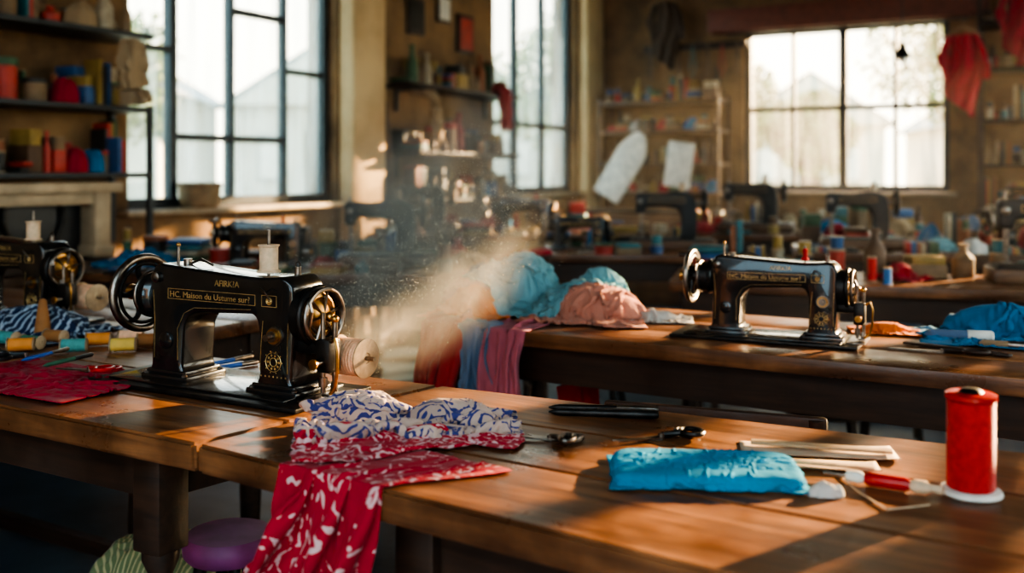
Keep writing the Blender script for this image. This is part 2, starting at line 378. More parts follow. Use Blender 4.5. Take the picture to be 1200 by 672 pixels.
def table4(name,A,B,C,D,ang,th=.042,ins_l=.09,ins_r=.09):
    R=Matrix.Rotation(-rad(ang),3,'Z'); o=V((A[0],A[1],0))
    q=[R@(V((p[0],p[1],0))-o) for p in (A,B,C,D)]
    b=MB()
    n=3
    for k in range(n):
        t0=k/n+.0012;t1=(k+1)/n-.0012
        if k==0:t0=0
        if k==n-1:t1=1
        f=[q[0].lerp(q[3],t0),q[1].lerp(q[2],t0),q[1].lerp(q[2],t1),q[0].lerp(q[3],t1)]
        bm=bmesh.new(); lo=[bm.verts.new((p.x,p.y,TZ-th)) for p in f]; hi=[bm.verts.new((p.x,p.y,TZ)) for p in f]
        bm.faces.new(lo[::-1]);bm.faces.new(hi)
        for i in range(4): bm.faces.new((lo[i],lo[(i+1)%4],hi[(i+1)%4],hi[i]))
        bmesh.ops.bevel(bm,geom=bm.edges[:],offset=.004 if k else .005,segments=2,affect='EDGES')
        b.bm(bm,wood_table)
    def at(s,t): return q[0].lerp(q[1],s).lerp(q[3].lerp(q[2],s),t)
    L=(q[1]-q[0]).length
    ins=[at(ins_l/L,.14),at(1-ins_r/L,.14),at(1-ins_r/L,.86),at(ins_l/L,.86)]
    for i in range(4):
        a=ins[i];d=ins[(i+1)%4]; v=d-a
        b.box(((a.x+d.x)/2,(a.y+d.y)/2,TZ-th-.04),(v.length,.022,.08),wood_dark,rz=math.atan2(v.y,v.x))
        b.box(((a.x+d.x)/2,(a.y+d.y)/2,.14),(v.length,.028,.04),wood_dark,rz=math.atan2(v.y,v.x))
        leg(b,a.x,a.y,TZ-th,wood_dark)
    return b.build(name,(A[0],A[1],0),rad(ang))
table4('sewing_table',(-.449,1.418),(1.11,.34),(1.43,1.01),(-.127,1.803),-32,ins_l=.36)
table4('sewing_table',(-1.75,2.18),(-.455,1.423),(-.134,1.808),(-1.5,2.575),-30,ins_r=.16)
table('sewing_table',(-2.35,3.14),1.72,.5,-30)
table('sewing_table',(-.23,2.556),1.75,.56,-30.5)
TB={'a':((-1.75,3.78),1.72,.6,-3),'b':((.55,3.5),1.9,.5,-14),'c':((.03,4.62),.98,.7,-4),'d':((1.35,4.75),1.7,.6,-14),'e':((-.9,6.1),1.6,.6,-10),'f':((1.0,6.2),1.6,.6,-16),'g':((2.8,6.3),1.6,.6,-25)}
for k,(o,L_,D_,a_) in TB.items(): table('sewing_table',o,L_,D_,a_)
def onT(k,u,v):
    o,L_,D_,a_=TB[k]; return V((o[0],o[1],TZ+.001))+Matrix.Rotation(rad(a_),3,'Z')@V((u,v,0))

# ------------------------------------------------------------ spools
def spool(b,base,axis,r,h,tm,fm=wood_light,rings=10,seg=20):
    b.lathe([(r*1.0,0),(r*1.12,h*.01),(r*1.12,h*.05),(r*.6,h*.07)],base,axis,fm,seg)
    pr=[]
    for i in range(rings):
        z=lerp(.065,.925,i/rings); z2=lerp(.065,.925,(i+.5)/rings)
        pr+=[(r*.965,h*z),(r,h*z2)]
    pr.append((r*.965,h*.925)); b.lathe(pr,base,axis,tm,seg)
    b.lathe([(r*.6,h*.92),(r*1.06,h*.94),(r*1.06,h*.985),(r*.9,h),(r*.3,h),(r*.28,h*.97)],base,axis,fm,seg)

# ------------------------------------------------------------ sewing machine
def wheel(b,c,R,r,mr,mh,spokes=5):
    b.torus(c,(1,0,0),R,r,mr,40,10); b.torus((c[0]+.004,c[1],c[2]),(1,0,0),R*.82,r*.45,mh,36,8)
    b.lathe([(R*.2,-.014),(R*.24,-.01),(R*.24,.01),(R*.16,.018),(R*.08,.02)],c,(-1,0,0),mh,20)
    for k in range(spokes):
        a=2*math.pi*k/spokes+.3
        pts=[]
        for j in range(7):
            t=j/6; rr=lerp(R*.18,R*.97,t); aa=a+.35*math.sin(t*math.pi); pts.append((c[0],c[1]+rr*math.cos(aa),c[2]+rr*math.sin(aa)))
        b.tube(pts,[lerp(R*.1,R*.055,j/6) for j in range(7)],mh,8)
def machine(name,loc,rz,top='cream',side=True):
    b=MB()
    b.box((.16,0,.004),(.50,.20,.008),iron,bev=.002)
    b.box((.155,0,.0095),(.42,.155,.004),enamel,bev=.001)
    b.box((.40,0,.0095),(.045,.12,.003),steel,bev=.001)
    b.T=Matrix.Diagonal((1,1,.95,1))
    prof=roundpoly([(.004,.008,0),(.004,.02,.004),(.014,.034,.012),(.018,.13,.03),(.010,.20,.02),(.024,.232,.028),(.10,.226,.05),(.27,.216,.03),(.335,.222,.02),(.353,.205,.02),
        (.353,.12,.03),(.346,.034,.02),(.360,.02,.004),(.360,.008,0),(.262,.008,0),(.262,.02,.004),(.277,.036,.02),(.277,.12,.02),(.268,.150,.03),(.12,.142,.05),(.096,.12,.03),(.090,.036,.02),(.104,.02,.004),(.104,.008,0)],5)
    b.prism(prof,-.042,.042,enamel,bev=.013,seg=3)
    for x0,x1 in ((-.004,.112),(.254,.368)):
        b.box(((x0+x1)/2,0,.014),(x1-x0,.10,.012),enamel,bev=.004); b.box(((x0+x1)/2,0,.024),(x1-x0-.018,.09,.010),enamel,bev=.004)
        for yy in (-.043,.043):
            for xx in (x0+.01,x1-.01): b.lathe([(.005,0),(.005,.003),(.003,.005)],(xx,yy,.019),(0,0,1),steel,8)
    c=(-.052,0,.165); b.cyl((-.07,0,.165),(.02,0,.165),.016,steel); b.cyl((-.026,0,.165),(.012,0,.165),.043,iron,seg=28); b.torus((-.026,0,.165),(1,0,0),.043,.004,steel)
    b.lathe([(.05,0),(.045,.01),(.036,.016)],(.0,0,.165),(1,0,0),enamel,28)
    wheel(b,c,.071,.0075,steel,iron,5)
    b.cyl((-.062,.03,.222),(-.10,.03,.222),.006,wood_dark,.008)
    b.cyl((-.085,0,.165),(-.062,0,.165),.016,brass,.012)
    b.cyl((.35,0,.150),(.372,0,.150),.050,iron,seg=30)
    b.torus((.374,0,.150),(1,0,0),.050,.006,iron,36,10)
    b.lathe([(.042,0),(.042,.004),(.034,.006),(.03,.004),(.02,.010),(.008,.014)],(.372,0,.150),(1,0,0),brass,28)
    for k in range(6):
        a=k*math.pi/3+.2; b.lathe([(.0045,0),(.0045,.004),(.002,.006)],(.376,.034*math.cos(a),.150+.034*math.sin(a)),(1,0,0),steel,8)
        b.cyl((.384,.008*math.cos(a),.15+.008*math.sin(a)),(.381,.048*math.cos(a),.15+.048*math.sin(a)),.0028,steel,seg=6)
    b.torus((.387,0,.150),(1,0,0),.048,.0045,steel,36,8)
    b.sph((.398,0,.150),.009,brass); b.cyl((.372,0,.15),(.396,0,.15),.006,steel)
    for k,(rr,mm) in enumerate(((.017,steel),(.014,brass),(.010,steel))): b.cyl((.315,-.041-.004*k,.115),(.315,-.045-.004*k,.115),rr,mm,seg=20)
    b.cyl((.315,-.05,.115),(.315,-.066,.115),.004,steel,.006)
    b.tube([(.331,-.05,.10),(.338,-.056,.092),(.331,-.06,.086),(.321,-.056,.09)],.0013,steel,6)
    b.tube([(.29,-.045,.19),(.295,-.056,.20),(.305,-.058,.195),(.31,-.05,.18)],.0015,steel,6)
    b.box((.382,-.012,.098),(.07,.028,.024),iron,bev=.005); b.box((.405,-.012,.085),(.03,.034,.06),iron,bev=.006)
    b.cyl((.400,-.02,.02),(.400,-.02,.16),.0042,steel,seg=10); b.cyl((.400,-.02,.03),(.400,-.02,.046),.0075,steel,seg=10)
    b.cyl((.400,-.02,.012),(.400,-.02,.03),.0011,steel,seg=6)
    b.cyl((.414,-.006,.022),(.414,-.006,.145),.0048,steel,seg=10); b.sph((.414,-.006,.148),.007,brass)
    b.box((.412,-.012,.017),(.018,.032,.004),steel,bev=.001); b.box((.412,-.006,.026),(.010,.010,.016),steel,bev=.002)
    b.tube([(.418,-.02,.11),(.434,-.03,.118),(.440,-.032,.10),(.438,-.03,.06),(.432,-.028,.035),(.418,-.024,.02)],.0028,brass,8)
    b.cyl((.406,-.03,.075),(.406,-.05,.075),.005,steel); b.cyl((.406,-.05,.075),(.406,-.054,.075),.009,brass)
    b.tube([(.384,-.02,.125),(.394,-.045,.14),(.402,-.05,.165),(.396,-.048,.18)],.0028,steel,8)
    if side:
        b.cyl((.35,.055,.07),(.45,.055,.07),.004,steel)
        spool(b,(.368,.055,.07),(1,0,0),.034,.066,peach,wood_light,9)
    if top=='cream':
        b.cyl((.262,0,.215),(.262,0,.30),.0028,steel)
        b.lathe([(.021,0),(.021,.003),(.0165,.005),(.0165,.046),(.019,.049),(.019,.051),(.004,.051)],(.262,0,.222),(0,0,1),creamt,20)
    else:
        b.cyl((.262,0,.215),(.262,0,.262),.003,steel); b.lathe([(.010,0),(.011,.004),(.006,.008),(.007,.03),(.002,.034)],(.262,0,.222),(0,0,1),redpl,14)
    b.cyl((.04,0,.225),(.04,0,.262),.003,steel); b.sph((.04,0,.264),.0045,brass)
    b.cyl((.065,.0,.226),(.065,.0,.238),.008,steel); b.cyl((.32,.01,.218),(.32,.01,.234),.006,steel); b.torus((.32,.01,.238),(0,1,0),.005,.0015,steel,16,6)
    b.tube([(.075,0,.230),(.11,-.01,.24),(.14,-.012,.230)],.0025,steel,6)
    b.lathe([(.010,0),(.010,.006),(.005,.009)],(.032,-.042,.205),(0,-1,0),steel,16)
    b.lathe([(.016,0),(.016,.003),(.010,.006)],(.055,-.042,.085),(0,-1,0),enamel,20)
    y=-.0424
    def rect(x0,x1,z0,z1,t=.0011):
        for z in (z0,z1): b.box(((x0+x1)/2,y,z),(x1-x0,.0008,t),goldp)
        for x in (x0,x1): b.box((x,y,(z0+z1)/2),(t,.0008,z1-z0),goldp)
    rect(.060,.27,.166,.185); rect(.285,.318,.166,.186)
    RX=Matrix.Rotation(rad(90),4,'X')
    vs,fs=TXT[0]; b.add(vs,fs,goldp,X=Matrix.Translation((.064,y,.1695))@RX@Matrix.Diagonal((.85,.8,1,1)))
    vs,fs=TXT[1]; b.add(vs,fs,goldp,X=Matrix.Translation((.175,y,.196))@RX)
    for cx,cz,R in ((.311,.068,.017),(.3015,.176,.006)):
        b.torus((cx,y,cz),(0,1,0),R,.0008,goldp,24,4); b.torus((cx,y,cz),(0,1,0),R*.45,.0010,goldp,20,4)
        for k in range(10):
            a=k*math.pi/5; b.sph((cx+R*.72*math.cos(a),y,cz+R*.72*math.sin(a)),R*.14,goldp,(1,.1,1),8)
            b.sph((cx+R*1.15*math.cos(a),y,cz+R*1.15*math.sin(a)),R*.08,goldp,(1,.1,1),6)
    for k in range(7): b.sph((.284+k*.009,y,.042),.0018,goldp,(1,.15,1),6)
    b.tube([(.281,y,.05),(.284,y,.10),(.288,y,.14)],.0006,goldp,4); b.tube([(.342,y,.05),(.342,y,.10),(.344,y,.14)],.0006,goldp,4)
    b.tube([(.024,y,.05),(.026,y,.12),(.022,y,.18)],.0006,goldp,4); b.tube([(.084,y,.05),(.084,y,.11),(.10,y,.14),(.125,y,.152),(.26,y,.158)],.0006,goldp,4)
    return b.build(name,loc,rz)
def machine_b(name,loc,rz,col=enamel):
    b=MB()
    b.box((.19,0,.025),(.44,.19,.05),wood_mid,bev=.008); b.box((.19,0,.054),(.41,.17,.010),col,bev=.003)
    prof=roundpoly([(.30,.058,0),(.31,.08,.01),(.315,.20,.02),(.30,.285,.04),(.22,.30,.03),(.12,.285,.03),(.03,.292,.02),(.0,.285,.015),(0.0,.19,.01),(.045,.185,.01),(.05,.222,.02),(.15,.225,.04),(.222,.21,.04),(.235,.15,.03),(.228,.08,.01),(.218,.058,0)],5)
    b.prism(prof,-.034,.034,col,bev=.012,seg=3)
    b.torus((.35,0,.245),(1,0,0),.062,.010,iron,32,10); b.cyl((.31,0,.245),(.37,0,.245),.016,steel)
    for k in range(6):
        a=k*math.pi/3; b.cyl((.35,0,.245),(.35,.06*math.cos(a),.245+.06*math.sin(a)),.006,iron,seg=6)
    b.cyl((.022,0,.085),(.022,0,.20),.005,steel); b.cyl((.034,.01,.07),(.034,.01,.20),.005,steel); b.box((.03,0,.066),(.03,.03,.006),steel,bev=.001)
    b.cyl((.022,0,.29),(.022,0,.315),.006,steel); b.cyl((.24,0,.295),(.24,0,.36),.003,steel); spool(b,(.24,0,.30),(0,0,1),.016,.045,creamt,wood_light,6,12)
    b.lathe([(.016,0),(.016,.006),(.006,.012)],(.02,-.034,.25),(0,-1,0),steel,16)
    for z in (.245,.268): b.box((.16,-.0345,z),(.18,.001,.0015),goldp)
    for x in (.07,.25): b.box((x,-.0345,.2565),(.0015,.001,.023),goldp)
    return b.build(name,loc,rz)
m1=machine('sewing_machine',(-.655,1.870,TZ+.001),rad(-29))
m2=machine('sewing_machine',(.473,2.375,TZ+.001),rad(-26),top='red',side=False); m2.scale=(.84,.86,.87)
dup(m1,(-1.46,2.67,TZ+.001),rad(-27),1.0)
mb_=machine_b('sewing_machine',onT('b',1.12,.27),rad(-14),M('matte_black_paint',(.015,.014,.014),.5))
def mach(k,u,v,dr,kind,sc=.9): dup(mb_ if kind else m2,onT(k,u,v),rad(TB[k][3]+dr),sc)
for a in [('a',.58,.30,4,0,.85),('a',1.06,.30,12,1,.9),('c',.14,.35,8,0,.75),('c',.56,.35,-4,1,.95),('d',.16,.3,0,1,.95),('d',.95,.3,12,0,.9),('e',.12,.3,0,1,1),('e',.75,.3,4,0,1),('f',.3,.3,-6,1,1.05),('g',.3,.3,-20,1,1)]: mach(*a)

# ------------------------------------------------------------ cloth: small position-based solver
def fold(x,y,seed,fr=1.0):
    p=V((x*fr+seed*3.1,y*fr-seed*1.7,seed*.37)); w=noise.noise_vector(p*.9)
    q=V((x*fr+w.x*.8+seed,y*fr*.55+w.y*.8,seed*2.0)); a=1-abs(noise.noise(q*1.3))*2
    q2=V((x*fr*.6+w.y,y*fr*1.5+w.x,seed*5.0)); c=1-abs(noise.noise(q2*1.9))*2
    return .6*a+.4*c
def heap(b,c,rx,ry,h,m,seed,rz=0,n=70,fr=9,uvs=1.0):
    R=Matrix.Rotation(rz,3,'Z'); c=V(c)
    def fn(u,v):
        x=u*2-1;y=v*2-1
        dx=x*math.sqrt(1-y*y/2);dy=y*math.sqrt(1-x*x/2); r=math.hypot(dx,dy); a=math.atan2(dy,dx)
        br=1+.22*noise.noise(V((math.cos(a)*1.3,math.sin(a)*1.3,seed)))+.09*noise.noise(V((math.cos(a)*4,math.sin(a)*4,seed+3)))
        X=dx*rx*br;Y=dy*ry*br
        prof=(max(0,1-r**3.0))**.55
        f=fold(X,Y,seed,fr); g=noise.noise(V((X*5,Y*5,seed+9)))
        z=h*prof*(.72+.38*f+.35*g)+h*.10*prof*fold(X,Y,seed+5,fr*2.6)
        return c+R@V((X+.2*h*f*prof,Y,0))+V((0,0,max(z,0)+.0015))
    b.grid(fn,n,n,m,(rx*2.2*uvs,ry*2.2*uvs))
def bundle(b,path,rad_,m,seed,flat=.6,folds=7,zmin=None,nl=70,ns=56,amp=.28):
    pts=[V(p) for p in path]; N=len(pts)
    def cr(t):
        t=t*(N-1); i=min(int(t),N-2); f=t-i
        p0=pts[max(i-1,0)];p1=pts[i];p2=pts[i+1];p3=pts[min(i+2,N-1)]
        return .5*((2*p1)+(p2-p0)*f+(2*p0-5*p1+4*p2-p3)*f*f+(3*p1-p0-3*p2+p3)*f**3)
    L=sum((pts[i+1]-pts[i]).length for i in range(N-1))
    def fn(u,v):
        p=cr(v); t=(cr(min(v+.01,1))-cr(max(v-.01,0))).normalized()
        sd=t.cross(V((0,0,1))); 
        if sd.length<.15: sd=t.cross(V((0,-1,0)))
        sd.normalize(); up=sd.cross(t).normalized()
        a=u*2*math.pi
        k=v*(len(rad_)-1); i=min(int(k),len(rad_)-2); R=lerp(rad_[i],rad_[i+1],sm(k-i))
        cap=min(1,math.sqrt(max(0,min(v,1-v))/.045)) ; cap=max(cap,.02)
        w=noise.noise(V((math.cos(a)*1.2,math.sin(a)*1.2,v*L*7+seed)))
        rr=R*cap*(1+amp*(1-2*abs(math.sin(folds*.5*a+v*L*6+w*3+seed)))*.8+.25*w)
        q=p+sd*math.cos(a)*rr+up*math.sin(a)*rr*flat
        if zmin is not None and q.z<zmin+.001: q.z=zmin+.001
        return q
    b.grid(fn,ns,nl,m,(sum(rad_)/len(rad_)*5,L))
def drape_fn(o,e,w0,w1,Lin,Lh,seed,k=5,A0=.004,A1=.022,off=.003,skew=0,hemvar=.2,backspread=1.0,inskew=0):
    e=V((e[0],e[1],0)).normalized(); n=V((-e.y,e.x,0)); o=V(o); r=.010
    def fn(u,v):
        s=u-.5
        hem=Lh*(1+hemvar*noise.noise(V((u*3.1,seed,1.1)))+hemvar*.5*noise.noise(V((u*9,seed,4))))
        tot=Lin+hem; d=v*tot-Lin
        width=lerp(w0*backspread,w0,sm((d+Lin)/Lin)) if d<0 else lerp(w0,w1,sm(d/hem))
        A=lerp(A0,A1,sm(max(0,d)/hem*1.3+.1))
        ph=2*math.pi*k*u+2.2*noise.noise(V((u*2.5,d*7,seed)))+seed
        f=(.5+.5*math.sin(ph)); f=f**1.25
        f2=.5+.5*noise.noise(V((u*14,d*9,seed+7)))
        disp=off+A*f+A*.35*f2
        al=s*width+math.cos(ph)*A*.55+(skew*max(0,d))+inskew*max(0,-d)
        if d<=-r*.8: pos=o+e*al+n*(-d)+V((0,0,disp))
        elif d<r*.8:
            q=(d+r*.8)/(1.6*r)*math.pi/2
            pos=o+e*al+n*(r*.8*(1-math.sin(q)))+V((0,0,-r*.8*(1-math.cos(q))))+n*(-math.sin(q)*disp)+V((0,0,math.cos(q)*disp))
        else: pos=o+e*al+n*(-disp)+V((0,0,-d))
        return pos
    return fn
class HF:
    def __init__(s,x0,y0,nx,ny,st): s.x0=x0;s.y0=y0;s.st=st;s.a=np.full((ny,nx),-9.0)
    def q(s,x,y):
        i=((x-s.x0)/s.st); j=((y-s.y0)/s.st)
        i0=np.clip(i.astype(int),0,s.a.shape[1]-2); j0=np.clip(j.astype(int),0,s.a.shape[0]-2)
        fx=np.clip(i-i0,0,1);fy=np.clip(j-j0,0,1); a=s.a
        v=(a[j0,i0]*(1-fx)+a[j0,i0+1]*fx)*(1-fy)+(a[j0+1,i0]*(1-fx)+a[j0+1,i0+1]*fx)*fy
        out=(i<0)|(j<0)|(i>s.a.shape[1]-1)|(j>s.a.shape[0]-1)
        v=np.where(out,-9.0,v); return v
def hf_from(X,st=.006):
    x=X[...,0].ravel();y=X[...,1].ravel();z=X[...,2].ravel()
    h=HF(x.min()-st*3,y.min()-st*3,int((x.max()-x.min())/st)+8,int((y.max()-y.min())/st)+8,st)
    i=((x-h.x0)/st).round().astype(int); j=((y-h.y0)/st).round().astype(int)
    np.maximum.at(h.a,(j,i),z)
    for _ in range(2):
        a=h.a; p=np.pad(a,1,constant_values=-9); m=a.copy()
        for dj in (0,1,2):
            for di in (0,1,2): m=np.maximum(m,p[dj:dj+a.shape[0],di:di+a.shape[1]])
        h.a=np.where(a<0,m,a)
    h.a=np.where(h.a<TZ-.002,-9.0,h.a)
    return h
class Mound:
    def __init__(s,c,rx,ry,h,rz=0,p=.5,sq=2.0): s.c=c;s.rx=rx;s.ry=ry;s.h=h;s.cs=math.cos(rz);s.sn=math.sin(rz);s.p=p;s.sq=sq
    def q(s,x,y):
        dx=x-s.c[0];dy=y-s.c[1]; a=(dx*s.cs+dy*s.sn)/s.rx; b=(-dx*s.sn+dy*s.cs)/s.ry
        r=np.abs(a)**s.sq+np.abs(b)**s.sq
        return np.where(r<1,TZ+s.h*np.clip(1-r,0,1)**s.p,-9.0)
def con(A,B,r,k):
    d=B-A; l=np.sqrt((d*d).sum(-1,keepdims=True))+1e-9; f=(l-r)/l
    f*=.5*k; d*=f; A+=d; B-=d
def pbd(X,ru,rv,steps,obs,edge=None,iters=10,bend=.12,th=.003,g=9.8,fr=.8):
    X=X.copy(); Pv=X.copy(); dt=1/90.; rd=math.hypot(ru,rv); nv,nu=X.shape[:2]
    for st in range(steps):
        vel=(X-Pv)*.965; ml=.006; sp=np.sqrt((vel*vel).sum(-1,keepdims=True))+1e-9; vel*=np.minimum(1,ml/sp)
        Pv=X.copy(); X=X+vel; X[...,2]-=g*dt*dt
        for it in range(iters):
            for o in (0,1):
                n=(nu-o)//2
                con(X[:,o:o+2*n:2],X[:,o+1:o+2*n:2],ru,1.0)
                n=(nv-o)//2
                con(X[o:o+2*n:2],X[o+1:o+2*n:2],rv,1.0)
            for oj in (0,1):
                for oi in (0,1):
                    nj=(nv-oj)//2; ni=(nu-oi)//2
                    a=X[oj:oj+2*nj:2,oi:oi+2*ni:2]; d_=X[oj+1:oj+2*nj:2,oi+1:oi+2*ni:2]; con(a,d_,rd,.35)
                    b_=X[oj:oj+2*nj:2,oi+1:oi+2*ni:2]; c_=X[oj+1:oj+2*nj:2,oi:oi+2*ni:2]; con(b_,c_,rd,.35)
            if it%2==0:
                for s_,k_ in ((2,bend),(4,bend*.5)):
                    for o in range(0,2*s_):
                        A=X[:,o::2*s_]; B=X[:,o+s_::2*s_]; n=min(A.shape[1],B.shape[1])
                        if n: con(A[:,:n],B[:,:n],ru*s_,k_)
                        A=X[o::2*s_]; B=X[o+s_::2*s_]; n=min(A.shape[0],B.shape[0])
                        if n: con(A[:n],B[:n],rv*s_,k_)
            x=X[...,0];y=X[...,1]
            h=np.full(x.shape,-9.0)
            for ob in obs: h=np.maximum(h,ob.q(x,y))
            if edge is None: h=np.maximum(h,TZ)
            else:
                (eo,en)=edge; d=(x-eo[0])*en[0]+(y-eo[1])*en[1]
                up=TZ+th-X[...,2]; out=d+th
                ins=(up>0)&(out>0)
                pu=ins&((up<=out)|(up<.006)); po=ins&~pu
                X[...,2]=np.where(pu,TZ+th,X[...,2])
                X[...,0]=np.where(po,x-out*en[0],X[...,0]); X[...,1]=np.where(po,y-out*en[1],X[...,1])
                h=np.where(d>0,h,np.where(X[...,2]>TZ-.01,h,-9.0))
            X[...,2]=np.maximum(X[...,2],h+th)
        x=X[...,0];y=X[...,1]; h=np.full(x.shape,TZ if edge is None else -9.0)
        for ob in obs: h=np.maximum(h,ob.q(x,y))
        if edge is not None:
            d=(x-edge[0][0])*edge[1][0]+(y-edge[0][1])*edge[1][1]; h=np.where(d>-.002,np.maximum(h,TZ),h)
        ct=(X[...,2]<h+th+.0015)[...,None]*fr
        Dm=X-Pv; Dm[...,2]=0; X-=Dm*ct
    return X
def fn2arr(fn,nu,nv): return np.array([[tuple(fn(i/(nu-1),j/(nv-1))) for i in range(nu)] for j in range(nv)],dtype=float)
def cloth_obj(name,X,m,w,d,th=.0014,sub=1):
    nv,nu=X.shape[:2]; b=MB(); 
    vs=[V(p) for p in X.reshape(-1,3)]; uv=[(i/(nu-1)*w,j/(nv-1)*d) for j in range(nv) for i in range(nu)]
    fs=[(j*nu+i,j*nu+i+1,(j+1)*nu+i+1,(j+1)*nu+i) for j in range(nv-1) for i in range(nu-1)]
    b.add(vs,fs,m,uv=uv); o=b.build(name,angle=0)
    so=o.modifiers.new('thick','SOLIDIFY'); so.thickness=th; so.offset=1
    if sub: su=o.modifiers.new('sub','SUBSURF'); su.levels=sub; su.render_levels=sub
    return o
def drop(name,c,w,d,m,seed,rz=0,n=64,cmp=.8,obs=(),edge=None,steps=45,amp=.012,sub=0,th=.0022,bend=.12,cmpy=None,reg=None,wob=1):
    c=V(c); cs=math.cos(rz);sn=math.sin(rz); cmpy=cmpy or cmp
    nu=n; nv=max(20,int(n*d/w)); X=np.zeros((nv,nu,3))
    for j in range(nv):
        for i in range(nu):
            u=i/(nu-1)-.5; v=j/(nv-1)-.5
            x=u*w*cmp; y=v*d*cmpy; q=noise.noise_vector(V((x*9,y*9,seed))); x+=q.x*.10*w*(1-cmp)*2*wob; y+=q.y*.10*d*(1-cmp)*2*wob
            z=amp*(noise.noise(V((x*16,y*16,seed+4)))+.6*noise.noise(V((x*38,y*38,seed+8)))+.8)
            X[j,i]=(c[0]+x*cs-y*sn,c[1]+x*sn+y*cs,z)
    h=np.full((nv,nu),TZ)
    for ob in obs: h=np.maximum(h,ob.q(X[...,0],X[...,1]))
    for _ in range(3):
        p=np.pad(h,1,mode='edge'); h=np.maximum(h,(p[:-2,1:-1]+p[2:,1:-1]+p[1:-1,:-2]+p[1:-1,2:])/4)
    X[...,2]+=h+.004
    X=pbd(X,w/(nu-1),d/(nv-1),steps,list(obs),edge,bend=bend)
    if reg is not None: reg.append(hf_from(X))
    return cloth_obj(name,X,m,w,d,th,sub)

RC=(.40,.012,.03); RC2=(.60,.38,.38)
red_pais=cloth('red_paisley_cotton',RC,RC2,'paisley',20,thr=1.45)
white_pais=cloth('cream_blue_print',(.50,.36,.30),(.05,.055,.18),'paisley',24,thr=.95,border=(.17,RC,RC2))
blue_c=cloth('turquoise_cotton',(.007,.23,.40),sheen=.0)
teal_c=cloth('pale_teal_cotton',(.19,.40,.45)); peach_c=cloth('peach_cotton',(.58,.25,.18)); redc=cloth('brick_red_cotton',(.38,.038,.04))
pink_c=cloth('pink_cotton',(.46,.13,.17)); navy_c=cloth('slate_blue_cotton',(.13,.20,.32)); white_c=cloth('white_cotton',(.60,.55,.5)); orange_c=cloth('orange_cotton',(.75,.17,.03))
crim=cloth('crimson_cotton',(.38,.014,.035)); stripe=cloth('navy_striped_cotton',(.02,.035,.08),(.35,.42,.5),'stripe',14)
green_c=cloth('green_knit',(.16,.2,.1),(.4,.36,.2),'stripe',20); deep_blue=cloth('deep_blue_cotton',(.015,.17,.34)); tan_c=cloth('tan_linen',(.4,.28,.17))

e1=V((.823,-.569,0)).normalized(); n1=(-e1.y,e1.x)
def edge1(k): return V((-.449+.823*k,1.418-.569*k,TZ))
E1=((-.449,1.418),n1)
eM=V((math.cos(rad(-30.5)),math.sin(rad(-30.5)),0)); nM=(-eM.y,eM.x)
def edgeM(k): return V((-.23,2.556,TZ))+eM*k
EM=((-.23,2.556),nM)
t0=time.time()
reg1=[]
Xr=fn2arr(drape_fn(edge1(.275),e1,.17,.24,.15,.19,3.3,k=3.2,A0=.024,A1=.042,off=.004,skew=-.36,hemvar=.5,backspread=1.25,inskew=.42),104,88)
Xr=pbd(Xr,.47/103,.38/87,8,[Mound(P(425,512),.07,.045,.035)],E1,bend=.06)
reg1.append(hf_from(Xr)); cloth_obj('red_paisley_cloth',Xr,red_pais,.47,.38,.0014,1)
pa=P(345,522); pb=P(608,515); ax=(pb-pa).normalized(); ay=V((-ax.y,ax.x,0)); Ls=(pb-pa).length
def sc1(u,v):
    t=u; wid=.245*(1-.42*t)+.025*math.sin(t*7); y=(v-.5)*wid
    ph=2*math.pi*(3.3*v+.7*noise.noise(V((t*2.5,v*2,5)))+.45*math.sin(t*4))
    fr_=sm(v*2.2+.25)
    z=(.032*(1+math.sin(ph))*(1-.3*t)+.020*(1+noise.noise(V((t*8,v*5,1)))))*fr_
    y+=.024*math.cos(ph)+.03*math.sin(t*2.6)
    p=pa+ax*(t*Ls+.022*noise.noise(V((v*5,t*3,3)))+.02*noise.noise(V((v*11,t*2,7))))+ay*(y+.018)
    return V((p.x,p.y,TZ+z+.010))
Xs=fn2arr(sc1,116,116)
hh=reg1[0].q(Xs[...,0],Xs[...,1]); Xs[...,2]+=np.clip(hh-TZ,0,.04)*.8
Xs=pbd(Xs,.42/115,.57/115,11,[reg1[0],Mound(P(415,490),.085,.045,.040,rad(0)),Mound(P(530,494),.07,.035,.030)],E1,bend=.05)
reg1.append(hf_from(Xs)); cloth_obj('printed_shawl',Xs,white_pais,.42,.57,.0014,1)
c0=P(826,559)
b=MB(); b.box((0,-.002,.004),(.226,.116,.007),blue_c,bev=.0033); b.box((.003,.0,.011),(.220,.108,.006),blue_c,bev=.0028); lo=b.build('towel_layers',c0+V((0,0,.0005)),rad(-5))
tq=drop('turquoise_cloth',c0,.288,.182,blue_c,5.2,rad(-5),n=110,cmp=.84,cmpy=.76,obs=[Mound(c0,.115,.062,.0155,rad(-5),.12,7)],steps=20,amp=.010,sub=1,th=.0018,bend=.05,wob=.4)
lo.parent=tq
drop('burgundy_cloth',P(52,447),.48,.29,crim,5.1,rad(-27),n=90,cmp=.78,steps=16,amp=.016,sub=1,bend=.05)
drop('striped_cloth',P(50,390)+V((-.03,.02,0)),.60,.36,stripe,6.4,rad(-28),n=84,cmp=.62,obs=[Mound(P(50,390)+V((-.02,.02,0)),.16,.07,.05,rad(-28))],steps=22,amp=.028,bend=.06)
drop('blue_towel',P(1168,400),.48,.32,deep_blue,3.9,rad(-20),n=84,cmp=.62,obs=[Mound(P(1176,394),.13,.06,.07,rad(-20))],steps=20,amp=.026,bend=.06)
drop('orange_cloth',P(1036,390),.19,.12,orange_c,4.9,rad(-15),n=50,cmp=.78,obs=[Mound(P(1036,390),.055,.025,.020)],steps=16,amp=.010)
